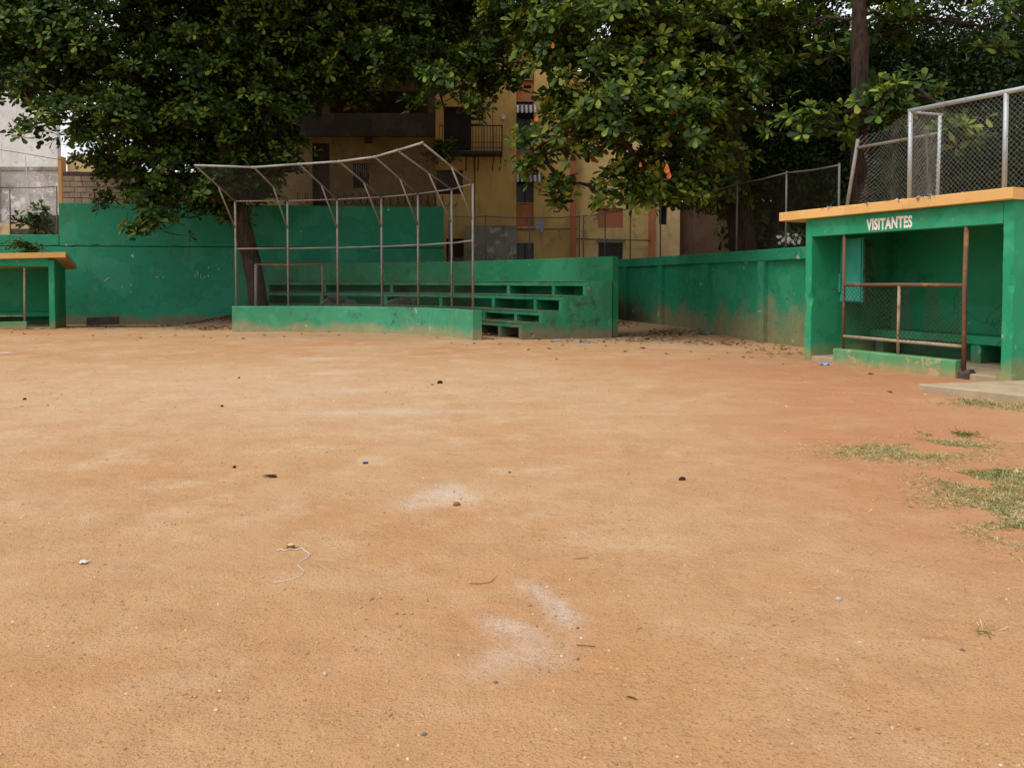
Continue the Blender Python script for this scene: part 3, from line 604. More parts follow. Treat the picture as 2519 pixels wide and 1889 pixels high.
# ================================================================== path tools
def resample(path, step):
    P = [Vector(p) for p in path]; out = []
    for i in range(len(P) - 1):
        k = max(1, int((P[i + 1] - P[i]).length / step))
        out += [P[i].lerp(P[i + 1], j / k) for j in range(k)]
    return out + [P[-1]]
def smooth_path(path, it=2):
    P = [Vector(p) for p in path]
    for _ in range(it):
        Q = [P[0]]
        for i in range(len(P) - 1): Q += [P[i].lerp(P[i + 1], 0.25), P[i].lerp(P[i + 1], 0.75)]
        P = Q + [P[-1]]
    return P
def offset_path(P, d):
    out = []
    for i, p in enumerate(P):
        t = (P[min(i + 1, len(P) - 1)] - P[max(i - 1, 0)]).normalized(); out.append(p + Vector((-t.y, t.x, 0)) * d)
    return out
def bearing(px, P):
    """where the line of sight at picture column px meets a ground path: point and tangent"""
    k = (px - CXP) / FP
    for i in range(len(P) - 1):
        a, b = P[i], P[i + 1]; fa, fb = a.x - k * a.y, b.x - k * b.y
        if fa * fb <= 0 and fa != fb:
            t = fa / (fa - fb); return a.lerp(b, t), (b - a).normalized()
    e = P[0] if abs(P[0].x - k * P[0].y) < abs(P[-1].x - k * P[-1].y) else P[-1]
    j = 1 if e is P[0] else -1
    return e, ((P[1] - P[0]) if j == 1 else (P[-1] - P[-2])).normalized()

# ================================================================== BACKSTOP
bw = smooth_path([(-8.01, 22.50, 0), (-6.5, 22.64, 0), (-5.0, 22.46, 0), (-3.67, 22.02, 0), (-2.56, 21.38, 0), (-1.57, 20.45, 0), (-0.96, 19.33, 0)], 2)
bs = thing('backstop', 'curved pipe backstop with overhanging hood on a low green wall', 'backstop', (-4.5, 22, 0))
mobj('base_wall', slab(bw, 0, 0.24, -0.3, 0.735, 0.014, 0.03, 0.1, seed=2), 'low_green', bs)
bc = offset_path(bw, 0.12)
PX = [581, 709, 831, 939.5, 1029, 1111.5, 1163.5]
TIP = [(482.9, 406.9), (627.5, 411.8), (738.6, 404.0), (836.6, 397.7), (923.7, 386.4), (978.3, 370.5), (1040, 351.9)]
posts = []; LEN = []
for i, px in enumerate(PX):
    p, t = bearing(px, bc); n = Vector((t.y, -t.x, 0))            # towards the field
    ty = p.y + n.y * 1.6; tip = Vector(((TIP[i][0] - CXP) / FP * ty, ty, 0)); tip.z = min(4.9, max(4.4, at(TIP[i][0], TIP[i][1], ty).z))
    top = Vector((p.x, p.y, 3.74 + 0.02 * i)); posts.append((p, top, tip))
for i, (p, top, tip) in enumerate(posts):
    mobj('post', tube([p + Vector((0, 0, 0.6)), top], 0.029), 'backstop_pipe', bs, True)
    mobj('hood_arm', tube([top, tip], 0.025), 'backstop_pipe', bs, True)
    mobj('strut', tube([Vector((p.x, p.y, 2.96)), top.lerp(tip, 0.44)], 0.022), 'backstop_pipe', bs, True)
    if i:
        q, qt, qtip = posts[i - 1]
        mobj('top_rail', tube([qt, top], 0.020), 'backstop_pipe', bs, True)
        mobj('hood_rail', tube([qtip, tip], 0.028), 'hood_pipe', bs, True)
        z0, z1 = 2.38 + 0.012 * (i - 1), 2.39 + 0.012 * i
        mobj('mid_rail', tube([Vector((q.x, q.y, z0)), Vector((p.x, p.y, z1))], 0.021), 'backstop_pipe', bs, True)
        mobj('coupling', tube([tip.lerp(qtip, 0.03), tip.lerp(qtip, -0.03)], 0.036), 'rusty_pale', bs, True)
        wd = (p - q).length
        mobj('chain_link', chain(lambda u, v, a=q, b=p, wd=wd: a.lerp(b, u / wd) + Vector((0, 0, 0.74 + v)), wd, 1.33, 0.095, 0.0042, 4, None, 0.008), 'rusty_wire', bs)
        def hood(u, v, a=qt, b=top, c=qtip, d=tip, wd=wd):
            return a.lerp(b, u / wd).lerp(c.lerp(d, u / wd), v / 1.85) + Vector((0, 0, -0.08 * math.sin(math.pi * v / 1.85) * math.sin(math.pi * u / wd)))
        mobj('hood_mesh', chain(hood, wd, 1.85, 0.095, 0.0036, 6, None, 0.01), 'rusty_wire', bs)
# slumped roll of wire behind the low wall
nt = chain(lambda u, v: Vector((-5.7 + u, 23.1 - 0.17 * u, 0.25 + 0.75 * math.sin(v * 2.2) * (0.8 + 0.25 * math.sin(u * 3.1)))) + Vector((0, v * 0.5, 0)), 2.9, 1.3, 0.085, 0.003, 12, None, 0.10)
tag(mobj('wire_roll', nt, 'wire'), 'slumped heap of old wire mesh behind the low backstop wall', 'wire mesh')
# pipe goal frame
gf = thing('pipe_frame', 'dark rusty rectangular pipe frame standing behind the backstop', 'frame', (-8.05, 24.4, 0))
mobj('post', tube([(-7.98, 24.5, -0.1), (-7.96, 24.5, 1.98)], 0.05), 'dark_pipe', gf, True)
mobj('post', tube([(-5.85, 24.4, -0.1), (-5.88, 24.4, 1.97)], 0.03), 'rusty_pipe', gf, True)
mobj('crossbar', tube([(-8.0, 24.5, 1.97), (-6.9, 24.45, 1.95), (-5.85, 24.4, 1.98)], 0.026), 'rusty_pipe', gf, True)

# ================================================================== BLEACHERS
bf = smooth_path([(0.24, 19.61, 0), (-1.0, 21.5, 0), (-2.7, 23.3, 0), (-5.2, 24.9, 0), (-7.2, 25.7, 0), (-8.35, 26.0, 0)], 2)
bb = smooth_path([(2.62, 20.18, 0), (1.05, 22.5, 0), (-1.2, 25.1, 0), (-4.0, 26.9, 0), (-7.0, 28.0, 0), (-9.15, 28.45, 0)], 2)
N = min(len(bf), len(bb))
def row(f): return [a.lerp(b, f) for a, b in zip(bf, bb)]
bl = thing('bleachers', 'curved green concrete bleachers with four stepped rows and tall back wall', 'bleachers', (-3, 23, 0))
FR = [0.0, 0.215, 0.43, 0.69, 0.97]; TZ = [0.41, 0.70, 1.09, 1.46]; BT = [0.10, 0.09, 0.10, 0.11]
PIL = [[1283, 1228, 1176, 1110, 1030], [1330, 1268, 1190, 1110, 1000, 880], [1379, 1316, 1213, 1084, 948, 791, 656], [1437, 1361, 1250, 1113, 963, 798, 658]]
for k in range(4):
    pa, pb = row(FR[k]), row(FR[k + 1] + (0.012 if k < 3 else 0))
    # seat slab as a strip between two curves
    V, Fc = [], []
    for a, b in zip(pa, pb):
        d = (b - a).normalized(); j = 0.012 * noise.noise(a * 3 + Vector((k, 0, 0))); jz = 0.008 * noise.noise(a * 2.2)
        z = TZ[k] + jz
        V += [a - d * (0.012 + j) + Vector((0, 0, z - 0.008)), a - d * (0.004 + j) + Vector((0, 0, z)), b + Vector((0, 0, z)), b + Vector((0, 0, z - 0.03)), a + d * 0.1 + Vector((0, 0, z - 0.03)), a - d * (0.012 + j) + Vector((0, 0, z - 0.024))]
    n = len(pa)
    for i in range(n - 1):
        for q in range(6): Fc.append((i * 6 + q, i * 6 + (q + 1) % 6, (i + 1) * 6 + (q + 1) % 6, (i + 1) * 6 + q))
    Fc += [tuple(range(5, -1, -1)), tuple((n - 1) * 6 + q for q in range(6))]
    mobj('seat_slab', (V, Fc), 'tread', bl)
    front = offset_path(pa, 0)
    # beam under the front edge: path runs right to left, field on its left
    mobj('seat_beam', slab(front, -0.10, 0.0, TZ[k] - 0.031 - BT[k], TZ[k] - 0.031, 0.008, 0.03, 0.11, seed=k), 'bleacher_green', bl)
    zb = (TZ[k - 1] if k else -0.1)
    for px in PIL[k]:
        p, t = bearing(px, pa)
        if (p - pa[0]).length < 0.3: p = pa[0] + t * 0.07
        mobj('pillar_with_added_wall', slab([p - t * 0.065, p + t * 0.065], -2.45 * (0.95 - FR[k]), -0.002, zb - 0.01, TZ[k] - 0.031 - BT[k] + 0.001, 0.008, 0.015, 0.065, seed=px), 'bleacher_green', bl)  # pillars deepened into added cross walls to darken the openings
mobj('back_wall', slab(bb, -0.14, 0.05, -0.2, 2.09, 0.012, 0.03, 0.12, seed=4), 'bleacher_green', bl)
def side(a, b, thick, nm):
    d = (b - a); T = Vector((d.y, -d.x, 0)).normalized() * thick
    prof = [(0, -0.3), (0, TZ[0]), (FR[1], TZ[0]), (FR[1], TZ[1]), (FR[2], TZ[1]), (FR[2], TZ[2]), (FR[3], TZ[2]), (FR[3], TZ[3]), (0.955, TZ[3]), (0.955, -0.3)]
    V = [a + d * f + Vector((0, 0, z + 0.004)) for f, z in prof] + [a + d * f + T + Vector((0, 0, z + 0.004)) for f, z in prof]; n = len(prof)
    F_ = [(i, (i + 1) % n, (i + 1) % n + n, i + n) for i in range(n)]
    # stepped face split into convex strips
    for i0, i1 in ((1, 2), (3, 4), (5, 6), (7, 8)):
        f0, f1, z = prof[i0][0], prof[i1][0], prof[i0][1]
        for q in (0, 1):
            b0 = len(V); V += [a + d * f0 + T * q + Vector((0, 0, -0.3)), a + d * f1 + T * q + Vector((0, 0, -0.3)), a + d * f1 + T * q + Vector((0, 0, z + 0.004)), a + d * f0 + T * q + Vector((0, 0, z + 0.004))]
            F_.append((b0, b0 + 1, b0 + 2, b0 + 3))
    F_ = [f for f in F_]
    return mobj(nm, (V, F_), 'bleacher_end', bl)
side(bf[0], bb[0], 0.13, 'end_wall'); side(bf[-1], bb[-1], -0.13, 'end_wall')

# ================================================================== CHAIN-LINK FENCES
def fence(label, pts, z0, z1, r=0.024, mat='dark_pipe', wm='rusty_wire', rail=True, cell=0.08, mid=None, lean=None, keep=None, cat='fence', group=None, wr=0.0021):
    o = thing('chain_link_fence', label, cat, Vector(pts[0]), group)
    T = []
    for i, p in enumerate(pts):
        p = Vector(p); zt = z1[i] if isinstance(z1, (list, tuple)) else z1
        top = Vector((p.x, p.y, zt)) + (Vector(lean[i]) if lean else Vector())
        T.append((Vector((p.x, p.y, z0)), top)); mobj('post', tube([T[-1][0] - Vector((0, 0, 0.1)), top + Vector((0, 0, 0.04))], r), mat, o, True)
    for i in range(len(T) - 1):
        (a, b), (c, d) = T[i], T[i + 1]
        if rail: mobj('rail', tube([b, b.lerp(d, 0.5) - Vector((0, 0, 0.02)), d], r * 0.8), mat, o, True)
        wd = (c - a).length; ht = max((b - a).length, (d - c).length)
        f = lambda u, v, a=a, b=b, c=c, d=d, wd=wd, ht=ht: a.lerp(c, u / wd).lerp(b.lerp(d, u / wd), v / ht)
        mobj('chain_link', chain(f, wd, ht, cell, wr, 5, (lambda u, v, i=i: keep(i, u, v)) if keep else None, 0.012), wm, o)
    return o
fence('rusty dark chain-link fence running along the top of the panelled wall', [rw(s, -0.08) for s in (-2.4, -0.57, 1.55, 3.79, 5.98, 8.3, 10.6, 12.9)], 2.19, [3.84, 3.92, 3.93, 3.85, 3.93, 3.9, 3.96, 4.0])
cdir = (LW1 + Vector((0.02, 0.1, 0)) - CORN)
fence('torn dark chain-link fence above the bleachers in front of the yellow building', [CORN + cdir * t + Vector((-0.05, 0.1, 0)) for t in (0.0, 0.38, 0.70, 0.96)], 2.15, [4.0, 3.92, 3.93, 3.9],
      keep=lambda i, u, v: not (i == 1 and u > 0.9 and v < 0.75 + 0.3 * math.sin(u * 7)))
fence('dark chain-link fence on the low left end of the tall wall', [lw(-22, 0.15), lw(-20, 0.15), lw(-17.7, 0.15), lw(-16.15, 0.15)], 3.08, [4.7, 4.72, 4.75, 4.80],
      keep=lambda i, u, v: not (i == 2 and v > 1.25 - 0.5 * math.sin(u * 2.0)))
# fence standing on the dugout roof
fr = thing('chain_link_fence', 'silver galvanised chain-link fence standing on the dugout roof edge', 'fence', dp(1.7, 0.02, 2.745))
fp_ = [(1.70, 0.02, 4.14), (0.155, 0.02, 4.085), (-1.4, 0.02, 4.05)]
for s, t, z in fp_: mobj('post', tube([dp(s, t, 2.70), dp(s, t, z)], 0.034), 'galvanised', fr, True)
mobj('top_rail', tube([dp(1.73, 0.02, 4.14), dp(0.155, 0.02, 4.10), dp(-1.4, 0.02, 4.06)], 0.036), 'galvanised', fr, True)
mobj('rail', tube([dp(1.70, 0.02, 4.12), dp(1.70, 0.74, 4.14)], 0.02), 'galvanised', fr, True)
mobj('chain_link', chain(lambda u, v: dp(1.68 - u, 0.05 + 0.015 * math.sin(u * 3), 2.76 + v), 3.05, 1.33, 0.078, 0.0030, 8, None, 0.008), 'wire', fr)
mobj('chain_link', chain(lambda u, v: dp(1.75 + u * 0.5, 0.08 + u, 2.76 + v - 0.06 * u) + DA * (0.06 * math.sin(u * 5 + v)), 1.72, 1.35, 0.078, 0.0030, 10, None, 0.03), 'wire', fr)
f3 = thing('chain_link_fence', 'buckled chain-link fence with a leaning post behind the dugout roof', 'fence', dp(2.6, 1.8, 2.745))
mobj('post', tube([dp(2.60, 1.8, 2.4), dp(2.56, 1.8, 4.40)], 0.032), 'galvanised', f3, True)
mobj('leaning_post', tube([dp(4.72, 1.8, 2.4), dp(4.36, 1.8, 4.26)], 0.036), 'backstop_pipe', f3, True)
mobj('rail', tube([dp(4.40, 1.8, 4.09), dp(2.6, 1.8, 4.07)], 0.03), 'backstop_pipe', f3, True)
mobj('chain_link', chain(lambda u, v: dp(4.25 - u, 1.82 + 0.22 * math.sin(u * 4.2) * sstep(1.7, 0.0, u), 2.70 + v * (1.0 + 0.13 * u)) + DA * (0.12 * sstep(0.5, 0, u) * math.sin(v * 4 + 1)), 1.75, 1.62, 0.078, 0.0030, 14, None, 0.025), 'wire', f3)
# coils of razor wire on the tall wall
rz = []
for c in range(3):
    for j in range(400):
        a = j * 0.33 + c; x = -7.9 + j * 0.0145 + 0.05 * c
        rr = 0.22 + 0.05 * math.sin(j * 0.11 + c * 2)
        b = lw(x, 0.16); rz.append((c, b + Vector((0.05 * math.cos(a), rr * math.cos(a), 4.22 + 0.24 + rr * math.sin(a) + 0.04 * math.sin(j * 0.05)))))
rw_o = thing('razor_wire', 'tangled rusty coils of wire along the top of the tall green wall', 'razor wire', lw(-5, 0.16) + Vector((0, 0, 4.22)))
for c in range(3): mobj('coil', tube([p for q, p in rz if q == c], 0.007, 3, False), 'rusty_wire', rw_o)
# ================================================================== BUILDINGS BEHIND
def rect(px0, px1, py0, py1, Y): return (fx(px0, Y), fx(px1, Y), fz(py1, Y), fz(py0, Y))   # x0,x1,z0,z1
def fbox(r, Y0, Y1): return box(r[0], r[1], Y0, Y1, r[2], r[3])
# --- shaded house behind the backstop
YA = 34.0
ha = thing('house', 'dim yellow two-storey house with open upper gallery behind the backstop', 'house', (fx(800, YA), YA, 0))
hole_d = rect(770, 813, 352, 640, YA); hole_w = rect(870, 909, 402, 463, YA); hole_l = rect(640, 722, 395, 425, YA)
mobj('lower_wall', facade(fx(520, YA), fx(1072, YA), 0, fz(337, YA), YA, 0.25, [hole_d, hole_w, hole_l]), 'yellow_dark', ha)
mobj('door', fbox((hole_d[0] - .02, hole_d[1] + .02, hole_d[2], hole_d[3] + .02), YA + 0.14, YA + 0.2), 'shutter_brown', ha)
wn_ = mobj('window', fbox((hole_w[0] - .02, hole_w[1] + .02, hole_w[2] - .02, hole_w[3] + .02), YA + 0.12, YA + 0.18), 'window_dark', ha)
for k in range(7):
    x = hole_w[0] + (hole_w[1] - hole_w[0]) * (k + 0.5) / 7; zb = hole_w[2] + (0.45 if k % 3 else 0.62) * (hole_w[3] - hole_w[2])
    mobj('bar', box(x - 0.011, x + 0.011, YA + 0.04, YA + 0.06, zb, hole_w[3] - 0.03), 'white_iron', wn_)
mobj('window_frame', join(fbox((hole_w[0], hole_w[1], hole_w[2], hole_w[2] + .04), YA + .03, YA + .1), fbox((hole_w[0], hole_w[1], hole_w[3] - .04, hole_w[3]), YA + .03, YA + .1)), 'black_iron', wn_)
mobj('window', fbox((hole_l[0] - .02, hole_l[1] + .02, hole_l[2] - .02, hole_l[3] + .02), YA + 0.14, YA + 0.2), 'window_dark', ha)
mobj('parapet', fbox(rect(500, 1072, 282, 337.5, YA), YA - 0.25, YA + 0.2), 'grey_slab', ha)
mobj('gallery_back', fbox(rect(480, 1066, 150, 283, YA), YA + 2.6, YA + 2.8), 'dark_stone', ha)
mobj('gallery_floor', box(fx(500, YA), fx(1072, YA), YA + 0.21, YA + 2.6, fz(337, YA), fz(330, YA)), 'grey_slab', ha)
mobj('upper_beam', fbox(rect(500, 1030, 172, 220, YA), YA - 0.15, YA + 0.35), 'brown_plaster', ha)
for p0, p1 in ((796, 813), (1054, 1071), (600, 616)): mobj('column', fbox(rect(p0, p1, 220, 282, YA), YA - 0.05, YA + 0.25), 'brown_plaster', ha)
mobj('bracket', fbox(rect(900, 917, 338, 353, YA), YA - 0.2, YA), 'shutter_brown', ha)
V, Fc = [], []
x = fx(470, YA); k = 0
while x < fx(1035, YA):
    zj = fz(171, YA) + 0.03 * (k % 2) + random.uniform(-0.01, 0.03); V += [Vector((x, YA - 0.5, zj - 0.03)), Vector((x, YA + 3.0, zj + 0.5))]
    if k: Fc.append((2 * k - 2, 2 * k, 2 * k + 1, 2 * k - 1))
    x += 0.09; k += 1
mobj('tin_roof', (V, Fc), 'tin', ha)

# --- yellow apartment block with the balcony
YB = 33.4
hb = thing('apartment_building', 'yellow apartment block with iron balcony and orange window column', 'building', (fx(1240, YB), YB, 0))
h1 = rect(1092, 1160, 262, 371, YB); h2 = rect(1073.5, 1139, 418, 478, YB); h3 = rect(1098, 1141, 587, 665, YB); h4 = rect(1270, 1313, 90, 665, YB)
mobj('wall', facade(fx(1072.5, YB), fx(1402, YB), 0, fz(62, YB), YB, 0.3, [h1, h2, h3, h4]), 'yellow_plaster', hb)
mobj('side_wall', box(fx(1072.5, YB), fx(1072.5, YB) + 0.2, YB + 0.3, YB + 8, 0, fz(62, YB)), 'yellow_dark', hb)
mobj('roof_slab', box(fx(1066, YB), fx(1420, YB), YB - 0.3, YB + 8, fz(62, YB) + 0.002, fz(62, YB) + 0.2), 'grey_slab', hb)
for h, mt in ((h1, 'dark_inside'), (h2, 'shutter_brown'), (h3, 'shutter_brown')):
    d = mobj('door', fbox((h[0] - .02, h[1] + .02, h[2] - .02, h[3] + .02), YB + 0.2, YB + 0.26), mt, hb)
    if mt == 'shutter_brown':
        for k in range(1, 4): x = h[0] + (h[1] - h[0]) * k / 4; mobj('batten', box(x - .02, x + .02, YB + 0.17, YB + 0.198, h[2], h[3]), 'shutter_brown', d)
cx0, cx1 = h4[0] - 0.02, h4[1] + 0.02
for y0, y1, kind in ((90, 150, 'o'), (150, 197, 'w'), (197, 249, 'o'), (249, 373, 'w'), (373, 427, 'o'), (427, 501, 'w'), (501, 557, 'o'), (557, 596, 'y'), (596, 665, 'w')):
    if kind == 'w':
        p = mobj('window', fbox((cx0, cx1, fz(y1, YB), fz(y0, YB) - 0.004), YB + 0.24, YB + 0.29), 'window_dark', hb)
        xm = (cx0 + cx1) / 2; mobj('mullion', box(xm - .025, xm + .025, YB + .20, YB + .238, fz(y1, YB), fz(y0, YB) - .01), 'black_iron', p)
        if y1 < 600: mobj('sill', box(cx0 + .02, cx1 - .02, YB + .02, YB + .237, fz(y1, YB), fz(y1, YB) + .05), 'orange_plaster', p)
    else: mobj('spandrel', fbox((cx0, cx1, fz(y1, YB), fz(y0, YB) - 0.004), YB + 0.10, YB + 0.29), {'o': 'orange_plaster', 'y': 'yellow_plaster'}[kind], hb)
for (y0, y1, p1, nn) in ((258, 283, 1318, 9), (427, 450, 1334, 12)):
    a0, a1 = fx(1271, YB), fx(p1, YB); aw = mobj('awning', box(a0, a1, YB - 0.02, YB + 0.02, fz(y0, YB) - .05, fz(y0, YB)), 'awning_dark', hb)
    for k in range(nn):
        xa, xb = a0 + (a1 - a0) * k / nn, a0 + (a1 - a0) * (k + 1) / nn
        za, zb = fz(y0, YB), fz(y1, YB); e = 0.03 if k % 2 else 0.0
        mobj('slat', ([Vector((xa, YB, za + e)), Vector((xb, YB, za + e)), Vector((xb, YB - 0.55, zb + e)), Vector((xa, YB - 0.55, zb + e)), Vector((xa, YB, za + e - .015)), Vector((xb, YB, za + e - .015)), Vector((xb, YB - 0.55, zb + e - .03)), Vector((xa, YB - 0.55, zb + e - .03))],
              [(0, 1, 2, 3), (7, 6, 5, 4), (0, 3, 7, 4), (1, 5, 6, 2), (3, 2, 6, 7), (0, 4, 5, 1)]), 'awning_light' if k % 2 == 0 else 'awning_dark', aw)
# balcony
bx0, bx1, bzf, bzt = fx(1082, 32.5), fx(1236, 32.5), fz(372, 32.5), fz(309, 32.5)
bal = mobj('balcony', box(bx0, bx1, 32.5, YB - 0.003, bzf - 0.10, bzf), 'grey_slab', hb)
def rod(a, b, r=0.018): return tube([a, b], r, 6)
for z in (bzt, bzf + 0.15, bzf + 0.36): mobj('rail', rod((bx0, 32.54, z), (bx1, 32.54, z), 0.022 if z == bzt else 0.013), 'black_iron', bal); mobj('rail', rod((bx1 - .03, 32.54, z), (bx1 - .03, YB, z), 0.018), 'black_iron', bal)
for k in range(22): x = bx0 + (bx1 - bx0) * k / 21; mobj('baluster', rod((x, 32.54, bzf), (x, 32.54, bzt), 0.011), 'black_iron', bal)
for k in range(1, 6): y = 32.54 + (YB - 32.54) * k / 6; mobj('baluster', rod((bx1 - .03, y, bzf), (bx1 - .03, y, bzt), 0.011), 'black_iron', bal)
for px in (1148, 1178, 1215, 1233): x = fx(px, 32.5); mobj('brace', rod((x, 32.55, bzf - 0.1), (x - 0.08, YB - 0.01, fz(421, YB)), 0.022), 'black_iron', bal)
for px, t in ((1189, 210), (1212, 275)): x = fx(px, 32.6); mobj('upright', rod((x, 32.75, bzf), (x, 32.75, fz(t, 32.7)), 0.02), 'dark_pipe', bal)
for py in (277, 292, 307): z = fz(py, 32.8); mobj('shelf', box(fx(1160, 32.8), fx(1190, 32.8), 32.7, 33.1, z - .015, z + .01), 'black_iron', bal)
mobj('meter_plate', tube([(fx(1239, YB), YB - 0.05, fz(288, YB)), (fx(1239, YB), YB + 0.01, fz(288, YB))], 0.11, 10), 'white_scrap', hb)
mobj('down_pipe', tube([(fx(1168, YB), YB - .05, 0), (fx(1168, YB), YB - .05, fz(370, YB))], 0.035), 'yellow_dark', hb, True)
mobj('lower_wall', fbox(rect(1146, 1271, 555, 700, 33.0), 33.0, YB - 0.004), 'stained_concrete', hb)
mobj('pilaster', fbox(rect(1402, 1416.5, 62, 700, YB), YB - 0.14, YB + 0.3), 'orange_plaster', hb)
mobj('pipe', tube([(fx(1272, YB), YB - .06, fz(565, YB)), (fx(1420, YB), YB - .10, fz(563, YB))], 0.03), 'dark_pipe', hb, True)
# --- worn middle wing
YC = 33.7
hc = thing('apartment_building', 'worn pale yellow wing with grey patches and one orange panel', 'building', (fx(1500, YC), YC, 0))
k1 = rect(1471, 1532, 512, 561, YC); k2 = rect(1472, 1532, 597, 690, YC); k3 = rect(1620, 1640, 505, 553, YC)
mobj('wall', facade(fx(1417, YC), fx(1594, YC), 0, fz(175, YC), YC, 0.3, [k1, k2]), 'yellow_worn', hc)
mobj('panel', fbox((k1[0] - .02, k1[1] + .02, k1[2] - .02, k1[3] + .02), YC + 0.07, YC + 0.2), 'orange_plaster', hc)
d = mobj('window', fbox((k2[0] - .02, k2[1] + .02, k2[2], k2[3] + .02), YC + 0.2, YC + 0.26), 'window_dark', hc)
mobj('lintel', fbox((k2[0] - .1, k2[1] + .1, k2[3], k2[3] + .10), YC - .03, YC + .05), 'stained_concrete', hc)
mobj('pilaster', fbox(rect(1594, 1608, 175, 700, YC), YC - 0.14, YC + 0.3), 'orange_plaster', hc)
mobj('pipe', tube([(fx(1418, YC), YC - .06, fz(588, YC)), (fx(1598, YC), YC - .16, fz(592, YC))], 0.03), 'dark_pipe', hc, True)
mobj('end_wall', facade(fx(1608, YC), fx(1671, YC), 0, fz(300, YC), YC - .05, 0.3, [k3]), 'cream', hc)
mobj('window', fbox((k3[0] - .02, k3[1] + .02, k3[2] - .02, k3[3] + .02), YC + 0.12, YC + 0.2), 'window_dark', hc)
mobj('return_wall', box(fx(1671, YC) - 0.15, fx(1671, YC), YC + 0.25, YC + 6, 0, fz(300, YC)), 'ochre', hc)
hd_ = thing('garden_wall', 'brown ochre yard wall in deep shade behind the almond trunk', 'wall', (9, 34, 0))
mobj('wall_body', box(fx(1675, 34.2), fx(1980, 34.2), 34.2, 34.5, 0, fz(505, 34.2)), 'brown_plaster', hd_)
mobj('coping', box(fx(1675, 34.2), fx(1980, 34.2) + .05, 34.15, 34.55, fz(505, 34.2) + .002, fz(505, 34.2) + .1), 'brown_plaster', hd_)

# --- white building, far left
YW = 38.0
hw = thing('white_building', 'stained white rendered building with grey lower wall at the far left', 'building', (fx(60, YW), YW, 0))
mobj('upper_wall', box(-36, fx(147, YW), YW, YW + 0.3, fz(417, YW), fz(170, YW)), 'white_plaster', hw)
mobj('band', box(-36, fx(147, YW), YW - 0.04, YW - 0.003, fz(419, YW), fz(411, YW)), 'stained_concrete', hw)
mobj('lower_wall', box(-36, fx(147, YW), YW + 0.02, YW + 0.3, 0, fz(417, YW) - 0.002), 'weathered_white', hw)
mobj('gable', box(-36, fx(60, YW), YW + 1.0, YW + 1.3, fz(260, YW), fz(150, YW)), 'cream', hw)
mobj('corner_pillar', box(fx(147.5, 37), fx(156, 37), 37, 37.4, 0, fz(385, 37)), 'ochre', hw)
mobj('rear_wall', box(fx(156.5, YW), fx(300, YW), YW + 0.5, YW + 0.8, 0, fz(380, YW)), 'cream', hw)
wl = mobj('window', box(fx(-45, YW), fx(2, YW), YW - 0.06, YW - 0.01, fz(560, YW), fz(415, YW)), 'window_dark', hw)
for k in range(18): z = fz(560, YW) + (fz(415, YW) - fz(560, YW)) * k / 18; mobj('louvre', box(fx(-45, YW), fx(2.5, YW), YW - .12, YW - .062, z, z + .05), 'black_iron', wl)
tag(mobj('power_cable', tube([at(62, 385, 36.5), at(66, 430, 36.3), at(70, 470, 36), at(76, 510, 35.5)], 0.022, 6), 'pale_cable', smooth=True), 'pale hanging cable in front of the white building', 'cable')
tag(mobj('power_cable', tube([at(-20, 366, 33), at(60, 378, 32), at(150, 394, 31)], 0.012, 5), 'black_iron', smooth=True), 'thin dark overhead wire crossing the white building', 'cable')
yw = thing('yard_wall', 'low ochre and dark stone yard wall behind the left fence', 'wall', (fx(60, 33), 33, 0))
mobj('painted_part', fbox(rect(-60, 74, 548, 660, 33.2), 33.2, 33.4), 'cream', yw)
mobj('stone_part', slab([at(26, 640, 32) * 1.0, at(150, 640, 32) * 1.0], 0, 0.3, -3, fz(562, 32) - at(26, 640, 32).z, 0.04, 0.10, 0.2), 'dark_stone', yw)
mobj('stone_part', fbox(rect(112, 150, 530, 660, 31.8), 31.8, 32.0), 'dark_stone', yw)
# --- bare block wall standing on the tall green wall
bk = thing('block_wall', 'bare grey concrete block wall on top of the green wall beside the foliage', 'wall', lw(-14.5, 0.12) + Vector((0, 0, 4.22)))
dirx = (LW1 - LW0).normalized(); nx = Vector((-dirx.y, dirx.x, 0)); B0 = lw(-15.95, 0.16); O0 = root_loc(bk)
mobj('mortar_core', slab([lw(-15.95, 0.20), lw(-11.2, 0.20)], 0, 0.08, 4.0, 5.35, 0.01, 0.0, 0.5), 'mortar', bk)
bme = {}
def block_mesh(L, H, D=0.15):
    key = (round(L, 2), round(H, 2))
    if key not in bme:
        V, F_ = slab([Vector((0, 0, 0)), Vector((L, 0, 0))], 0, D, 0, H, 0.008, 0.02, 0.1, seed=L * 7)
        V = [v.x * dirx + v.y * nx + Vector((0, 0, v.z)) for v in V]
        me = bpy.data.meshes.new('block'); me.from_pydata([tuple(v) for v in V], [], F_); me.materials.append(M['block_grey']); bme[key] = me
    return bme[key]
for r in range(6):
    x = 0.0; z = 4.225 + r * 0.195; first = True
    while x < 4.5:
        L = 0.40
        if first: L = (0.40, 0.22, 0.40, 0.27, 0.40, 0.18)[r]
        elif random.random() < 0.14: L = 0.24
        first = False
        if r == 5 and x < 0.9: x += L; continue
        if not (r == 1 and 0.75 < x < 1.0):
            o = bpy.data.objects.new('block', block_mesh(L - 0.018, 0.178)); COL.objects.link(o); o.parent = bk
            o.location = B0 + dirx * x + nx * random.uniform(-0.012, 0.012) + Vector((0, 0, z)) - O0
        x += L
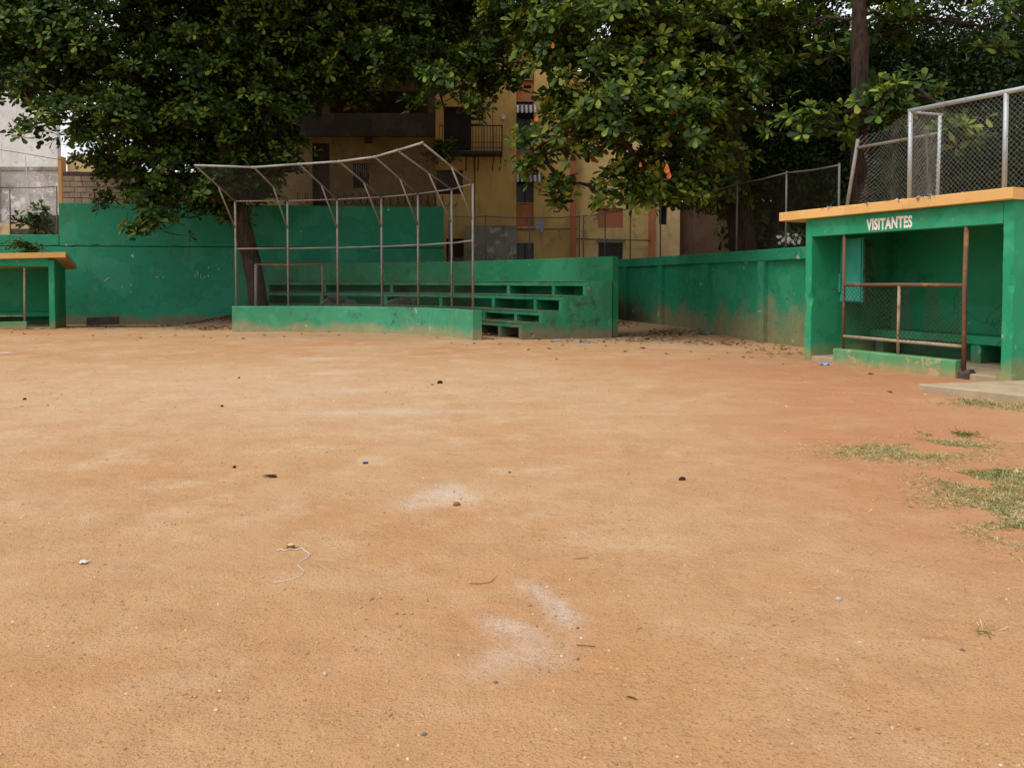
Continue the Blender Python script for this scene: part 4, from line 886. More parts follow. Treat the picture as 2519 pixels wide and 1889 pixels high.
# hollow block seen end-on
hb0 = B0 + dirx * 0.86 + nx * -0.05 + Vector((0, 0, 4.42))
q = [(0, 0.2, 0, 0.035), (0, 0.2, 0.145, 0.18), (0, 0.045, 0.037, 0.143), (0.155, 0.2, 0.037, 0.143)]
mobj('hollow_block', join(*[([hb0 + dirx * u + nx * v + Vector((0, 0, z)) for z in (c, d) for v in (0, 0.16) for u in (a, b)], [(0, 2, 3, 1), (4, 5, 7, 6), (0, 1, 5, 4), (2, 6, 7, 3), (0, 4, 6, 2), (1, 3, 7, 5)]) for a, b, c, d in q]), 'block_grey', bk)
pk = thing('wooden_stake', 'two pale splintered boards sticking up from the block wall', 'board', at(238, 440, 28.6))
mobj('board', tube([at(236, 441, 28.4), at(237, 408, 28.4)], 0.06, 4), 'white_scrap', pk)
mobj('board', tube([at(240, 410, 28.4), at(249, 430, 28.35)], 0.03, 4), 'white_scrap', pk)
# ================================================================== FOLIAGE
LV = np.array([[0, 0, 0], [0.42, -0.30, 0.03], [0.42, 0, -0.02], [0.42, 0.30, 0.03], [0.80, -0.46, 0.0], [0.80, 0, -0.05], [0.80, 0.46, 0.0], [0.92, -0.30, -0.04], [0.92, 0.30, -0.04], [1.0, 0, -0.09]])
LF = np.array([[0, 2, 1], [0, 3, 2], [1, 2, 5], [1, 5, 4], [2, 3, 6], [2, 6, 5], [4, 5, 7], [5, 9, 7], [5, 8, 9], [5, 6, 8]])
def unit(a): return a / np.maximum(1e-9, np.linalg.norm(a, axis=-1, keepdims=True))
def leaf_arrays(org, dirv, nor, L, W):
    side = unit(np.cross(nor, dirv)); nor = np.cross(dirv, side)
    V = org[:, None, :] + dirv[:, None, :] * (LV[None, :, 0:1] * L[:, None, None]) + side[:, None, :] * (LV[None, :, 1:2] * W[:, None, None]) + nor[:, None, :] * (LV[None, :, 2:3] * L[:, None, None])
    n = len(org); Fc = LF[None] + (np.arange(n) * len(LV))[:, None, None]
    return V.reshape(-1, 3), Fc.reshape(-1, 3)
def sample_ellipsoids(els, density, per=13, clump=(0.46, 0.20)):
    """rosette places in flat sprays (clumps) scattered through ellipsoids (cx,cy,cz,rx,ry,rz), so that gaps stay between sprays"""
    P, Cn = [], []
    for e in els:
        c = np.array(e[:3]); r = np.array(e[3:6]); dens = density * (e[6] if len(e) > 6 else 1.0)
        n = max(3, int(4.19 * r.prod() * dens / per))
        d = unit(RNG.normal(size=(n, 3))); rad = RNG.random(n) ** (1 / 2.4)
        q = c + d * rad[:, None] * r
        for k in range(n):
            m = RNG.integers(max(2, per - 5), per + 6); o = unit(np.array([[d[k][0] * r[0], d[k][1] * r[1], 0.0]]))[0]
            g = RNG.normal(size=(m, 3)) * np.array([clump[0], clump[0], clump[1]]) * 0.62 * RNG.uniform(0.7, 1.25)
            g[:, 2] -= 0.25 * (g @ o) + 0.10 * (g[:, 0] ** 2 + g[:, 1] ** 2)
            P.append(q[k] + g); Cn.append(np.repeat((q[k] - np.array([0, 0, 0.30]) - o * 0.25)[None], m, 0))
    return np.concatenate(P), np.concatenate(Cn)
def sample_loose(els, density):
    P = []
    for e in els:
        c = np.array(e[:3]); r = np.array(e[3:6]); n = int(4.19 * r.prod() * density * (e[6] if len(e) > 6 else 1.0)) + 3
        d = unit(RNG.normal(size=(n, 3))); rad = RNG.random(n) ** (1 / 2.2)
        rad *= 1 + 0.25 * np.array([noise.noise(Vector((v[0] * 2.3 + c[0], v[1] * 2.3, v[2] * 2.3 + c[2]))) for v in d])
        P.append(c + d * rad[:, None] * r)
    return np.concatenate(P)
def rosettes(cent, ctr, size=0.24, nl=(7, 11), light=(-0.3, -0.5, 0.8)):
    n = len(cent)
    ax = unit(unit(cent - ctr) * 0.75 + np.array([0, -0.12, 0.65]) + RNG.normal(size=(n, 3)) * 0.35)
    tmp = np.where(np.abs(ax[:, 2:3]) < 0.9, np.array([[0, 0, 1.0]]), np.array([[1.0, 0, 0]])); u = unit(np.cross(ax, tmp)); v = np.cross(ax, u)
    O, D, Nn, L, R = [], [], [], [], []
    base = RNG.beta(2.0, 2.6, n) * 0.9
    k = RNG.integers(nl[0], nl[1] + 1, n)
    for j in range(nl[1]):
        m = j < k; c = int(m.sum())
        an = j * 2.399 + RNG.random(c) * 0.7; inner = j < 3
        tilt = RNG.uniform(0.25, 0.7, c) if inner else RNG.uniform(0.85, 1.75, c)
        rad = np.cos(an)[:, None] * u[m] + np.sin(an)[:, None] * v[m]
        d = unit(ax[m] * np.cos(tilt)[:, None] + rad * np.sin(tilt)[:, None] + np.array([0, 0, -0.12 if not inner else 0.0]))
        O.append(cent[m] + d * 0.03); D.append(d); Nn.append(unit(ax[m] * np.sin(tilt)[:, None] - rad * np.cos(tilt)[:, None] + RNG.normal(size=(c, 3)) * 0.22))
        L.append(size * (RNG.uniform(0.45, 0.8, c) if inner else RNG.uniform(0.7, 1.3, c)))
        R.append(np.clip(base[m] + (0.22 if inner else 0.0) + RNG.normal(size=c) * 0.10, 0, 0.985))
    R = np.concatenate(R); odd = RNG.random(len(R)) < 0.0008; R[odd] = RNG.uniform(0.99, 1.0, int(odd.sum()))
    return np.concatenate(O), np.concatenate(D), np.concatenate(Nn), np.concatenate(L), R
one_leaf = bpy.data.meshes.new('leaf'); one_leaf.from_pydata([tuple(q * np.array([1, 0.98, 1])) for q in LV], [], [tuple(int(i) for i in f) for f in LF]); one_leaf.materials.append(M['almond_leaf_single'])
def grow(tree, crown, els, density, size, singles=300, nl=(7, 11), bright=0.0):
    c, ctr = sample_ellipsoids(els, density)
    O, D, Nn, L, R = rosettes(c, ctr, size, nl); W = L * RNG.uniform(0.5, 0.62, len(L)) 
    R = np.where(R < 0.986, np.clip(R + bright, 0, 0.985), R)
    px, py, dep = to_px(O + D * (L * 0.5)[:, None])
    pick = np.zeros(len(O), bool)
    if singles:
        ok = np.where((px > 5) & (px < 2514) & (py > 5) & (py < 700))[0]
        ordr = ok[np.argsort(dep[ok])]; seen = {}; 
        for i in ordr:
            key = (int(px[i] // 17), int(py[i] // 17))
            if key not in seen: seen[key] = i
        cand = np.array(sorted(seen.values(), key=lambda i: -L[i] / dep[i] * abs(1 - abs(Nn[i][1]) * 0 ))[:singles]); pick[cand] = True
        ro = np.array(root_loc(tree))
        for i in cand:
            d = Vector(D[i]); s = Vector(np.cross(Nn[i], D[i])).normalized(); nn = d.cross(s)
            o = bpy.data.objects.new('leaf', one_leaf); COL.objects.link(o); o.parent = crown
            Mx = Matrix((d * L[i], s * W[i] / 1.0, nn * L[i])).transposed().to_4x4(); Mx.translation = Vector(O[i] - ro); o.matrix_local = Mx
    m = ~pick
    V, Fc = leaf_arrays(O[m], D[m], Nn[m], L[m], W[m])
    f = np_obj('foliage', V, Fc, 'almond_leaf', crown, np.repeat(R[m], len(LV)))
    f['kind'] = 'stuff'
    return c, ctr
def branch(a, b, r0, r1, sag=0.3, n=7, seed=0):
    a, b = Vector(a), Vector(b); P = []
    for i in range(n + 1):
        t = i / n; p = a.lerp(b, t); w = math.sin(math.pi * t) * (b - a).length * 0.07
        p += Vector((noise.noise(Vector((seed, t * 2.2, 0))), noise.noise(Vector((seed, t * 2.2, 5))), noise.noise(Vector((seed, t * 2.2, 9))))) * w * 2 + Vector((0, 0, sag * math.sin(math.pi * t)))
        P.append(p)
    return tube(P, [r0 + (r1 - r0) * (i / n) ** 0.8 for i in range(n + 1)], 7)
def twigs(tree, c, ctr, frac=0.25, r=0.012):
    sel = RNG.random(len(c)) < frac; parts = []
    for p, q in zip(c[sel], ctr[sel]):
        p = Vector(p); q = Vector(q); a = p.lerp(q, 0.75); mid = a.lerp(p, 0.5) + Vector((random.gauss(0, .06), random.gauss(0, .06), random.gauss(0, .05) - 0.04)); parts.append(tube([a, mid, p], [r * 1.4, r, r * 0.5], 4, False))
    o = mobj('twigs', join(*parts), 'bark', tree); o['kind'] = 'stuff'
def S(x, y, Y, rx, ry, rd, k=1.0):
    """ellipsoid from a place in the picture (as seen 2212 wide) and a depth"""
    p = at(x * 1.1388, y * 1.1388, Y); m = Y / FP * 1.1388
    return (p.x, p.y, p.z, rx * m, rd, ry * m, k)
def make_tree(label, base, trunk, els, limbs_from, density, size, singles, tw=0.25, tr=(0.3, 0.2), nl=(7, 11), name='almond_tree', bright=0.0):
    t = thing(name, label, 'tree', base)
    P = [Vector(p) for p in trunk]
    P2 = smooth_path(P, 2); n = len(P2)
    V, Fc = tube(P2, [tr[0] + (tr[1] - tr[0]) * (i / (n - 1)) ** 0.7 for i in range(n)], 14)
    V = [v + Vector((noise.noise(v * 3), noise.noise(v * 3 + Vector((5, 0, 0))), 0)) * 0.05 for v in V]
    mobj('trunk', (V, Fc), 'bark', t, True)
    # limbs: each clump hangs on the nearest clump or stretch of trunk already reached
    nodes = [q for q in P2 if q.z >= limbs_from[0]]; todo = [Vector(e[:3]) for e in els]; i = 0
    while todo:
        d, q, o = min(((e - nd).length, k, m_) for k, e in enumerate(todo) for m_, nd in enumerate(nodes)); e = todo.pop(q)
        mobj('limb', branch(nodes[o], e, max(0.05, tr[1] * 0.42 - 0.006 * i), 0.03, 0.06 * d, 7, i * 3.7), 'bark', t, True); nodes.append(e); i += 1
    cr = mobj('crown', join(*[branch(Vector(e[:3]) - Vector((0.3, 0, 0.1)), Vector(e[:3]) + Vector((0.4, 0.1, 0.3)), 0.03, 0.015, 0.05, 4, i) for i, e in enumerate(els)]), 'bark', t)
    c, ctr = grow(t, cr, els, density, size, singles, nl, bright)
    twigs(t, c, ctr, tw)
    return t
# left almond tree, trunk leaning behind the backstop
LE = [S(150, 90, 24.5, 240, 130, 2.0), S(55, 205, 23, 105, 48, 1.0), S(215, 265, 23.5, 130, 75, 1.2), S(110, 270, 23, 50, 35, 0.7), S(330, 420, 24.3, 80, 62, 0.9, 1.3), S(345, 482, 24.3, 42, 30, 0.5, 1.3), S(250, 350, 24, 90, 55, 0.9),
      S(430, 170, 25, 240, 140, 2.0), S(410, 340, 25.3, 120, 90, 1.2), S(590, 235, 24.3, 55, 40, 0.7), S(480, 400, 26, 110, 60, 1.0), S(620, 80, 25.5, 220, 110, 2.0), S(590, 320, 27, 60, 60, 0.8),
      S(820, 80, 25, 190, 85, 2.0), S(740, 170, 26.5, 150, 50, 1.2), S(960, 200, 22.5, 85, 45, 0.8, 1.3), S(1030, 90, 22.5, 110, 90, 1.3), S(1075, 185, 23, 50, 42, 0.6), S(900, 120, 24, 100, 60, 1.2),
      S(60, 60, 25, 150, 110, 2), S(420, 40, 27, 200, 110, 1.6, .8), S(700, 20, 28, 320, 100, 2.0), S(560, 385, 26.4, 85, 50, 0.8, 1.8), S(470, 420, 26, 95, 45, 0.8, 1.8), S(480, 385, 24.5, 85, 55, 0.6, 1.8), S(550, 320, 25, 80, 60, 0.7, 1.6), S(400, 300, 26, 130, 110, 0.9, 1.4), S(640, 160, 27, 140, 90, 1.2), S(520, 290, 26.5, 110, 80, 1.2),
      S(970, 340, 31.5, 35, 38, 0.6, 1.2), (-13, 29, 7.4, 3.2, 2.0, 2.0), (-8.2, 30.6, 10.2, 5.0, 2.4, 1.7, .8), (-3.5, 29.5, 10.6, 3.5, 2.4, 1.6, .8),
      (-10, 24.5, 11.8, 4.5, 4, 1.9, .9), (-4.5, 24.5, 11.9, 4.5, 4, 1.9, .9), (0.5, 25, 12, 4, 4, 1.9, .7)]  # high clumps over house and backstop, mostly out of view, added for shade
make_tree('large almond tree with a dark leaning trunk behind the backstop, filling the upper left', (-8.1, 25.3, 0),
          [(-8.05, 25.4, -0.3), (-8.15, 25.4, 0.8), (-8.4, 25.35, 2.2), (-8.75, 25.3, 3.7), (-9.1, 25.3, 5.2), (-9.3, 25.4, 6.8), (-9.3, 25.6, 8.6)], LE, (4.6, 8.4), 29, 0.22, 300, 0.2, (0.31, 0.25), bright=-0.05)
# central almond tree, crown hanging out over the field
CE = [S(1255, 120, 18.5, 135, 130, 1.4), S(1410, 80, 19, 200, 110, 1.6), S(1310, 255, 18.3, 130, 90, 1.2), S(1475, 240, 18.3, 140, 110, 1.2), S(1590, 195, 18.8, 75, 75, 0.9), S(1390, 370, 18.6, 110, 70, 1.0), S(1345, 425, 18.8, 70, 42, 0.7),
      S(1175, 320, 20, 58, 42, 0.7, 0.8), S(1215, 400, 20, 70, 40, 0.7, 0.7), S(1520, 350, 20, 90, 60, 1.0), S(1570, 60, 19.5, 150, 75, 1.2), S(1650, 130, 20, 70, 60, 0.9), S(1450, 415, 21, 80, 40, 0.8), S(1560, 390, 24, 110, 45, 0.9), S(1450, -60, 21, 300, 90, 2.5, 0.6), S(1180, 20, 21.5, 120, 80, 1.2), (4.5, 23.5, 11.6, 4, 4, 1.9, .45), (9.5, 24, 11.8, 4, 4, 1.9, .45)]  # last two clumps sit above the view, added to shade the corner
make_tree('almond tree behind the panelled wall with bright crown hanging over the field centre', (7.5, 25.3, 0),
          [(7.55, 25.3, -0.2), (7.5, 25.3, 1.5), (7.35, 25.3, 3.2), (7.1, 25.2, 5.0), (6.6, 24.6, 6.6)], CE, (4.8, 6.5), 35, 0.235, 300, 0.3, (0.54, 0.34), bright=0.12)
# a few leaves turning red on the near side of the crown
ctree = [o for o in COL.objects if o.name.startswith('almond_tree')][-1]; ccrown = [o for o in ctree.children if o.name.startswith('crown')][0]
red_leaf = one_leaf.copy(); red_leaf.materials.clear(); red_leaf.materials.append(M['orange_leaf'])
for px_, py_, Y_, ln in ((1640, 415, 17.2, 0.24), (1646, 432, 17.2, 0.2), (1575, 412, 17.4, 0.13), (1577, 157, 17.6, 0.13), (1360, 118, 17.6, 0.15), (1321, 296, 17.4, 0.17)):
    o = bpy.data.objects.new('leaf', red_leaf); COL.objects.link(o); o.parent = ccrown; tag(o, 'red-orange turning leaf')
    d = Vector((0.15 * random.uniform(-1, 1), -0.25, -0.95)).normalized(); n_ = Vector((0.2 * random.uniform(-1, 1), -1, 0.3)).normalized(); s_ = n_.cross(d).normalized(); n_ = d.cross(s_)
    Mx = Matrix((d * ln, s_ * ln * 0.6, n_ * ln)).transposed().to_4x4(); Mx.translation = at(px_, py_ - 14, Y_) - root_loc(ctree); o.matrix_local = Mx
# right almond tree, straight trunk behind the roof fence
RE = [S(1770, 255, 16.5, 70, 24, 0.5, 1.6), S(1890, 255, 16.5, 60, 24, 0.5, 1.6), S(1960, 180, 16.5, 75, 26, 0.6, 1.4), S(2080, 285, 15.6, 60, 30, 0.5, 1.2), S(1750, 60, 18.5, 90, 60, 0.8, 0.7), S(1950, 40, 18, 150, 60, 1.2, 0.6), S(2130, 60, 17, 110, 80, 1.2, 0.6), S(1980, -70, 18, 260, 80, 2.4, 0.6)]
make_tree('almond tree with a straight dark trunk behind the dugout roof fence', (7.62, 17.5, 0),
          [(7.75, 17.6, -0.2), (7.74, 17.6, 2.5), (7.68, 17.5, 5.0), (7.62, 17.5, 7.6), (7.6, 17.5, 9.6)], RE, (4.4, 9.4), 19, 0.24, 300, 0.3, (0.19, 0.155))
# dark fine-leaved trees filling the back of the right side
def dark_tree(label, base, els, h, density, name='shade_tree', leaf=0.11, mat='dark_leaf', tr=(0.25, 0.12)):
    t = thing(name, label, 'tree', base)
    b = Vector(base); mobj('trunk', branch(b - Vector((0, 0, .3)), b + Vector((0.2, 0.1, h)), tr[0], tr[1], 0, 8, base[0]), 'bark', t, True)
    for i, e in enumerate(els): mobj('limb', branch(b + Vector((0.15, 0.08, h * (0.45 + 0.5 * (i % 3) / 3))), e[:3], 0.08, 0.02, 0.2, 7, i), 'bark', t, True)
    c = sample_loose(els, density); n = len(c)
    d = unit(RNG.normal(size=(n, 3)) + np.array([0, 0, -0.15])); nn = unit(RNG.normal(size=(n, 3)) + np.array([0, 0, 0.9]))
    L = leaf * RNG.uniform(0.6, 1.3, n); V, Fc = leaf_arrays(c, d, nn, L, L * 0.5)
    o = np_obj('crown', V, Fc, mat, t, np.repeat(RNG.random(n), len(LV))); o['kind'] = 'stuff'
    return t
dark_tree('dense dark tree behind the fence right of the central almond trunk', (9.6, 28, 0), [S(1740, 130, 25, 130, 130, 1.6), S(1720, 330, 26, 150, 110, 1.6, 1.2), S(1820, 400, 25, 120, 90, 1.4, 1.3), S(1900, 200, 25, 130, 150, 1.5), S(1830, 250, 27, 160, 120, 1.6), S(1640, 300, 28, 90, 120, 1.2), S(1600, 120, 28, 150, 110, 1.4), S(1600, 420, 28.5, 80, 60, 1.0), S(1500, 140, 29, 130, 100, 1.2, 1.3), S(1520, 270, 29, 100, 110, 1.2, 1.3), S(1515, 400, 30, 75, 60, 1.0, 1.5)], 7.5, 420, leaf=0.17)
dark_tree('dark feathery tree right of the straight trunk with sky glinting through', (12.5, 24, 0), [S(1990, 110, 23, 130, 130, 1.4, 0.75), S(2120, 150, 22, 140, 150, 1.4, 0.75), S(2000, 320, 23, 150, 100, 1.5, 1.2), S(2140, 340, 21, 120, 110, 1.5, 1.2), S(2230, 120, 21, 120, 200, 1.5, .8)], 7.0, 520, leaf=0.13)
dark_tree('dark low thicket behind the dugout roof fence', (10.2, 20.5, 0), [S(1950, 400, 19.5, 110, 60, 1.0), S(2080, 380, 18.8, 120, 70, 1.0), S(2200, 340, 18, 110, 90, 1.0), S(1870, 440, 20, 80, 55, 0.8)], 3.5, 650, 'thicket', 0.13, tr=(0.1, 0.05))
dark_tree('dark wood closing the view far behind the dugout fence', (15, 33, 0), [(12, 33, 4, 3, 2, 4), (17, 33, 4.5, 3.5, 2, 4.5), (22, 31, 4.5, 3.5, 2, 4.5), (14, 34, 9.5, 4, 2, 2.2), (20, 33, 9.5, 4.5, 2, 2.2)], 9, 50, 'shade_tree', 0.36, tr=(0.3, 0.15))
# added crown tops, partly out of frame, that keep the buildings and the back of the field in shade
dark_tree('added broad dark tree behind the house roof, shading the buildings', (-7.5, 37.5, 0), [(-6, 38.5, 11.5, 5, 2.5, 3, .5), (-9, 31, 12.5, 4, 3, 2.0, .6), (-3.5, 30.5, 12.0, 4.5, 3, 2.2, .6)], 9, 90, leaf=0.24)

# ------------------------------------------------------------------ shrubs
def shrub(label, base, els, size, density, name='shrub', cat='shrub'):
    t = thing(name, label, cat, base)
    mobj('stem', join(*[branch(Vector(base) - Vector((0, 0, .05)), e[:3], 0.03, 0.012, 0.05, 5, i) for i, e in enumerate(els)]), 'bark', t, True)
    c, ctr = sample_ellipsoids(els, density, 6, (0.18, 0.12)); O, D, Nn, L, R = rosettes(c, ctr, size, (5, 8))
    V, Fc = leaf_arrays(O, D, Nn, L, L * 0.5); np_obj('foliage', V, Fc, 'shrub_leaf', t, np.repeat(R, len(LV)))['kind'] = 'stuff'
    return t
shrub('leafy green shrub growing behind the left chain-link fence', at(88, 590, 29.2), [S(76, 465, 29.2, 26, 20, 0.4), S(66, 490, 29, 24, 16, 0.35), S(90, 488, 29.2, 22, 20, 0.35)], 0.30, 110)
shrub('small leafy plant growing on the left dugout roof', hp(0.9, 2.2, 2.02), [S(46, 536, 25.7, 19, 12, 0.3), S(64, 538, 25.8, 15, 9, 0.3)], 0.19, 200)
ol = shrub('low shrub with white blooms behind the fence beside the dugout', at(1945, 640, 20), [S(1700, 520, 20, 32, 22, 0.5), S(1735, 530, 19.5, 22, 20, 0.4)], 0.13, 150)
for k in range(34):
    p = at(1.1388 * random.gauss(1705, 15), 1.1388 * random.gauss(517, 7), 19.45 + random.uniform(-.1, .2)); b = []
    for j in range(5):
        a = j * 1.256; b.append(([p, p + Vector((math.cos(a - .5) * .03, -.03, math.sin(a - .5) * .03)), p + Vector((math.cos(a) * .042, -.02, math.sin(a) * .042)), p + Vector((math.cos(a + .5) * .03, -.03, math.sin(a + .5) * .03))], [(0, 1, 2, 3)]))
    mobj('bloom', join(*b), 'petal', ol)
# ================================================================== GRASS, GRIT, LITTER
def blades(spots, mat, name, label):
    """spots: (x,y,rx,ry,n,h)"""
    O, D, Nn, L, W = [], [], [], [], []
    for (x, y, rx, ry, n, h) in spots:
        q = RNG.normal(size=(n, 2)) * 0.5; px_ = x + q[:, 0] * rx; py_ = y + q[:, 1] * ry
        keep = np.array([noise.noise(Vector((a * 2.6, b * 2.6, 1))) + 0.5 * noise.noise(Vector((a * 7, b * 7, 4))) > -0.18 for a, b in zip(px_, py_)]); px_, py_ = px_[keep], py_[keep]; n = len(px_)
        O.append(np.stack([px_, py_, np.array([gz(a, b) for a, b in zip(px_, py_)]) - 0.003], 1))
        d = RNG.normal(size=(n, 3)) * np.array([1, 1, 0.2]) + np.array([0, 0, 0.30]); D.append(unit(d)); Nn.append(unit(RNG.normal(size=(n, 3)) + np.array([0, 0, 1.0])))
        L.append(h * RNG.uniform(0.4, 1.3, n)); W.append(np.full(n, 0.0045) * RNG.uniform(0.7, 1.4, n))
    O, D, Nn, L, W = map(np.concatenate, (O, D, Nn, L, W)); V, Fc = leaf_arrays(O, D, Nn, L, W)
    return tag(np_obj(name, V, Fc, mat, None, np.repeat(RNG.random(len(O)), len(LV))), label, 'grass', kind='stuff')
blades([(3.25, 6.62, 0.62, 0.42, 6000, 0.038), (3.9, 7.0, 0.42, 0.30, 3000, 0.045), (3.6, 6.6, 0.5, 0.25, 1800, 0.035)], 'grass', 'grass_patch', 'thin dry grass patch on the dirt in front of the dugout')
blades([(4.12, 7.38, 0.22, 0.10, 700, 0.075)], 'green_grass', 'grass_tuft', 'taller dark green grass tuft at the back of the dry patch')
blades([(3.55, 5.75, 0.42, 0.36, 4200, 0.042), (3.25, 5.05, 0.52, 0.62, 7500, 0.040), (3.1, 4.5, 0.40, 0.36, 4500, 0.04), (3.0, 4.15, 0.3, 0.3, 1500, 0.036), (3.6, 5.0, 0.5, 0.8, 5500, 0.042)], 'grass', 'grass_patch', 'larger patchy grass at the right edge of the dirt')
blades([(3.6, 5.85, 0.36, 0.16, 1100, 0.04)], 'green_grass', 'grass_patch', 'greener strip of grass at the top of the right edge patch')
blades([(5.55, 9.35, 0.45, 0.30, 2200, 0.06), (5.95, 8.95, 0.5, 0.25, 1800, 0.05)], 'grass', 'grass_strip', 'grass growing along the edge of the concrete apron')
blades([(1.87, 3.22, 0.10, 0.04, 150, 0.055)], 'grass', 'grass_tuft', 'small lone dry grass tuft at lower right')

def pebbles(n, name, label, x0, x1, y0, y1, smin, smax, near=True):
    ico = np.array([[0, 0, 1], [.894, 0, .447], [.276, .851, .447], [-.724, .526, .447], [-.724, -.526, .447], [.276, -.851, .447], [.724, .526, -.447], [-.276, .851, -.447], [-.894, 0, -.447], [-.276, -.851, -.447], [.724, -.526, -.447], [0, 0, -1]])
    icf = np.array([[0, 1, 2], [0, 2, 3], [0, 3, 4], [0, 4, 5], [0, 5, 1], [1, 6, 2], [2, 7, 3], [3, 8, 4], [4, 9, 5], [5, 10, 1], [6, 7, 2], [7, 8, 3], [8, 9, 4], [9, 10, 5], [10, 6, 1]])
    t = RNG.random(n) ** (1.7 if near else 1.0); y = y0 + (y1 - y0) * t; x = RNG.uniform(-1, 1, n) * (0.70 * y + 0.6)
    s = smin * (smax / smin) ** (RNG.random(n) ** 3.2)
    z = np.array([gz(a, b) for a, b in zip(x, y)]) + s * 0.15
    sc = np.stack([s * RNG.uniform(.7, 1.4, n), s * RNG.uniform(.7, 1.4, n), s * RNG.uniform(.45, .9, n)], 1)
    V = np.stack([x, y, z], 1)[:, None, :] + ico[None] * sc[:, None, :] * RNG.uniform(.75, 1.15, (n, 12, 1))
    Fc = icf[None] + (np.arange(n) * 12)[:, None, None]
    return tag(np_obj(name, V.reshape(-1, 3), Fc.reshape(-1, 3), 'pebbles', None, np.repeat(RNG.random(n), 12)), label, 'gravel', kind='stuff')
pebbles(30000, 'gravel', 'fine grit and small pebbles scattered over the near dirt', -4, 4, 1.9, 10, 0.0016, 0.0075)
pebbles(5000, 'gravel', 'sparse small pebbles over the far dirt', -9, 6, 9, 22, 0.004, 0.016, False)

def dry_leaf_arrays(pts, size):
    n = len(pts); a = RNG.random(n) * 6.28; d = np.stack([np.cos(a), np.sin(a), RNG.normal(size=n) * 0.2], 1); nn = unit(RNG.normal(size=(n, 3)) * 0.45 + np.array([0, 0, 2.2]))
    L = size * RNG.uniform(0.6, 1.2, n); return leaf_arrays(pts, unit(d), nn, L, L * RNG.uniform(.45, .7, n))
def litter(label, lines, name='leaf_litter'):
    P = []
    for (x0, y0, x1, y1, spread, n) in lines:
        t = RNG.random(n); x = x0 + (x1 - x0) * t + RNG.normal(size=n) * spread; y = y0 + (y1 - y0) * t + RNG.normal(size=n) * spread * 0.8
        P.append(np.stack([x, y, np.array([gz(a, b) for a, b in zip(x, y)]) + RNG.random(n) * 0.03 + 0.01], 1))
    P = np.concatenate(P); V, Fc = dry_leaf_arrays(P, 0.135)
    return tag(np_obj(name, V, Fc, 'dry_leaf', None, np.repeat(RNG.random(len(P)), len(LV))), label, 'leaf litter', kind='stuff')
litter('drift of brown fallen leaves at the foot of the tall left wall', [(-13.6, 25.6, -9.5, 27.0, 0.45, 480), (-9.9, 26.6, -8.6, 27.6, 0.45, 420), (-9.6, 24.6, -8.6, 23.4, 0.45, 160), (-17, 23.2, -12, 23.8, 0.4, 70)])
litter('brown fallen leaves drifted along the foot of the panelled wall', [(3.6, 21.0, 4.9, 21.2, 0.5, 260), (2.5, 20.0, 5.6, 18.0, 0.55, 150), (3.0, 23.5, 3.4, 26, 0.5, 160), (5.6, 17.0, 5.4, 15.0, 0.3, 40), (0.6, 18.8, 3.5, 19.0, 0.4, 60)])
litter('leaves and dark debris under the lowest bleacher row', [(-0.9, 21.2, 0.7, 20.1, 0.12, 240), (0.3, 20.2, -2.5, 23.8, 0.2, 200)])
# single dry leaves on the open dirt
dl = []
for k in range(3):
    pts = np.zeros((1, 3)); V, Fc = leaf_arrays(pts, np.array([[1.0, 0, 0.05]]), unit(np.array([[0.1 * k, 0.15, 1.0]])), np.array([0.16]), np.array([0.085]))
    V[:, 2] += 0.03 + np.abs(V[:, 1]) * (0.25 + 0.2 * k) + 0.5 * (V[:, 0] - 0.08) ** 2; me = bpy.data.meshes.new('dry_leaf'); me.from_pydata([tuple(v) for v in V - np.array([0.08, 0, V[:, 2].min()])], [], [tuple(int(i) for i in f) for f in Fc]); me.materials.append(M['dry_leaf_single']); dl.append(me)
spots = [(700, 829), (742, 822), (650, 826), (790, 826), (810, 818), (835, 825), (893, 815), (913, 818), (945, 822), (990, 815), (1040, 826), (1075, 832), (1110, 845), (1165, 846), (1230, 848), (1275, 846), (1300, 861), (1350, 858), (1385, 851), (1440, 860), (1490, 852), (1540, 865), (1370, 884), (1325, 836), (1520, 878), (1580, 858), (1640, 872), (1700, 866), (1745, 884), (1790, 868), (1830, 880), (1926, 897), (1860, 862), (1960, 862), (30, 818), (60, 822), (120, 824), (160, 820), (230, 826), (260, 822), (320, 826), (345, 832), (395, 830), (430, 826), (500, 829), (520, 832), (560, 828), (2187, 966), (2143, 921), (600, 834), (1210, 836), (1150, 850)]
for i, (px, py) in enumerate(spots):
    p = on_ground(px, py); o = bpy.data.objects.new('dry_leaf', dl[i % 3]); COL.objects.link(o); s = random.uniform(0.42, 0.85)
    o.location = (p.x, p.y, gz(p.x, p.y) + 0.004); o.rotation_euler = (random.gauss(0, .2), random.gauss(0, .2), random.random() * 6.28); o.scale = (s, s, s)
    tag(o, 'single curled brown dry leaf lying on the open dirt', 'leaf', 'single dry leaves on the dirt')
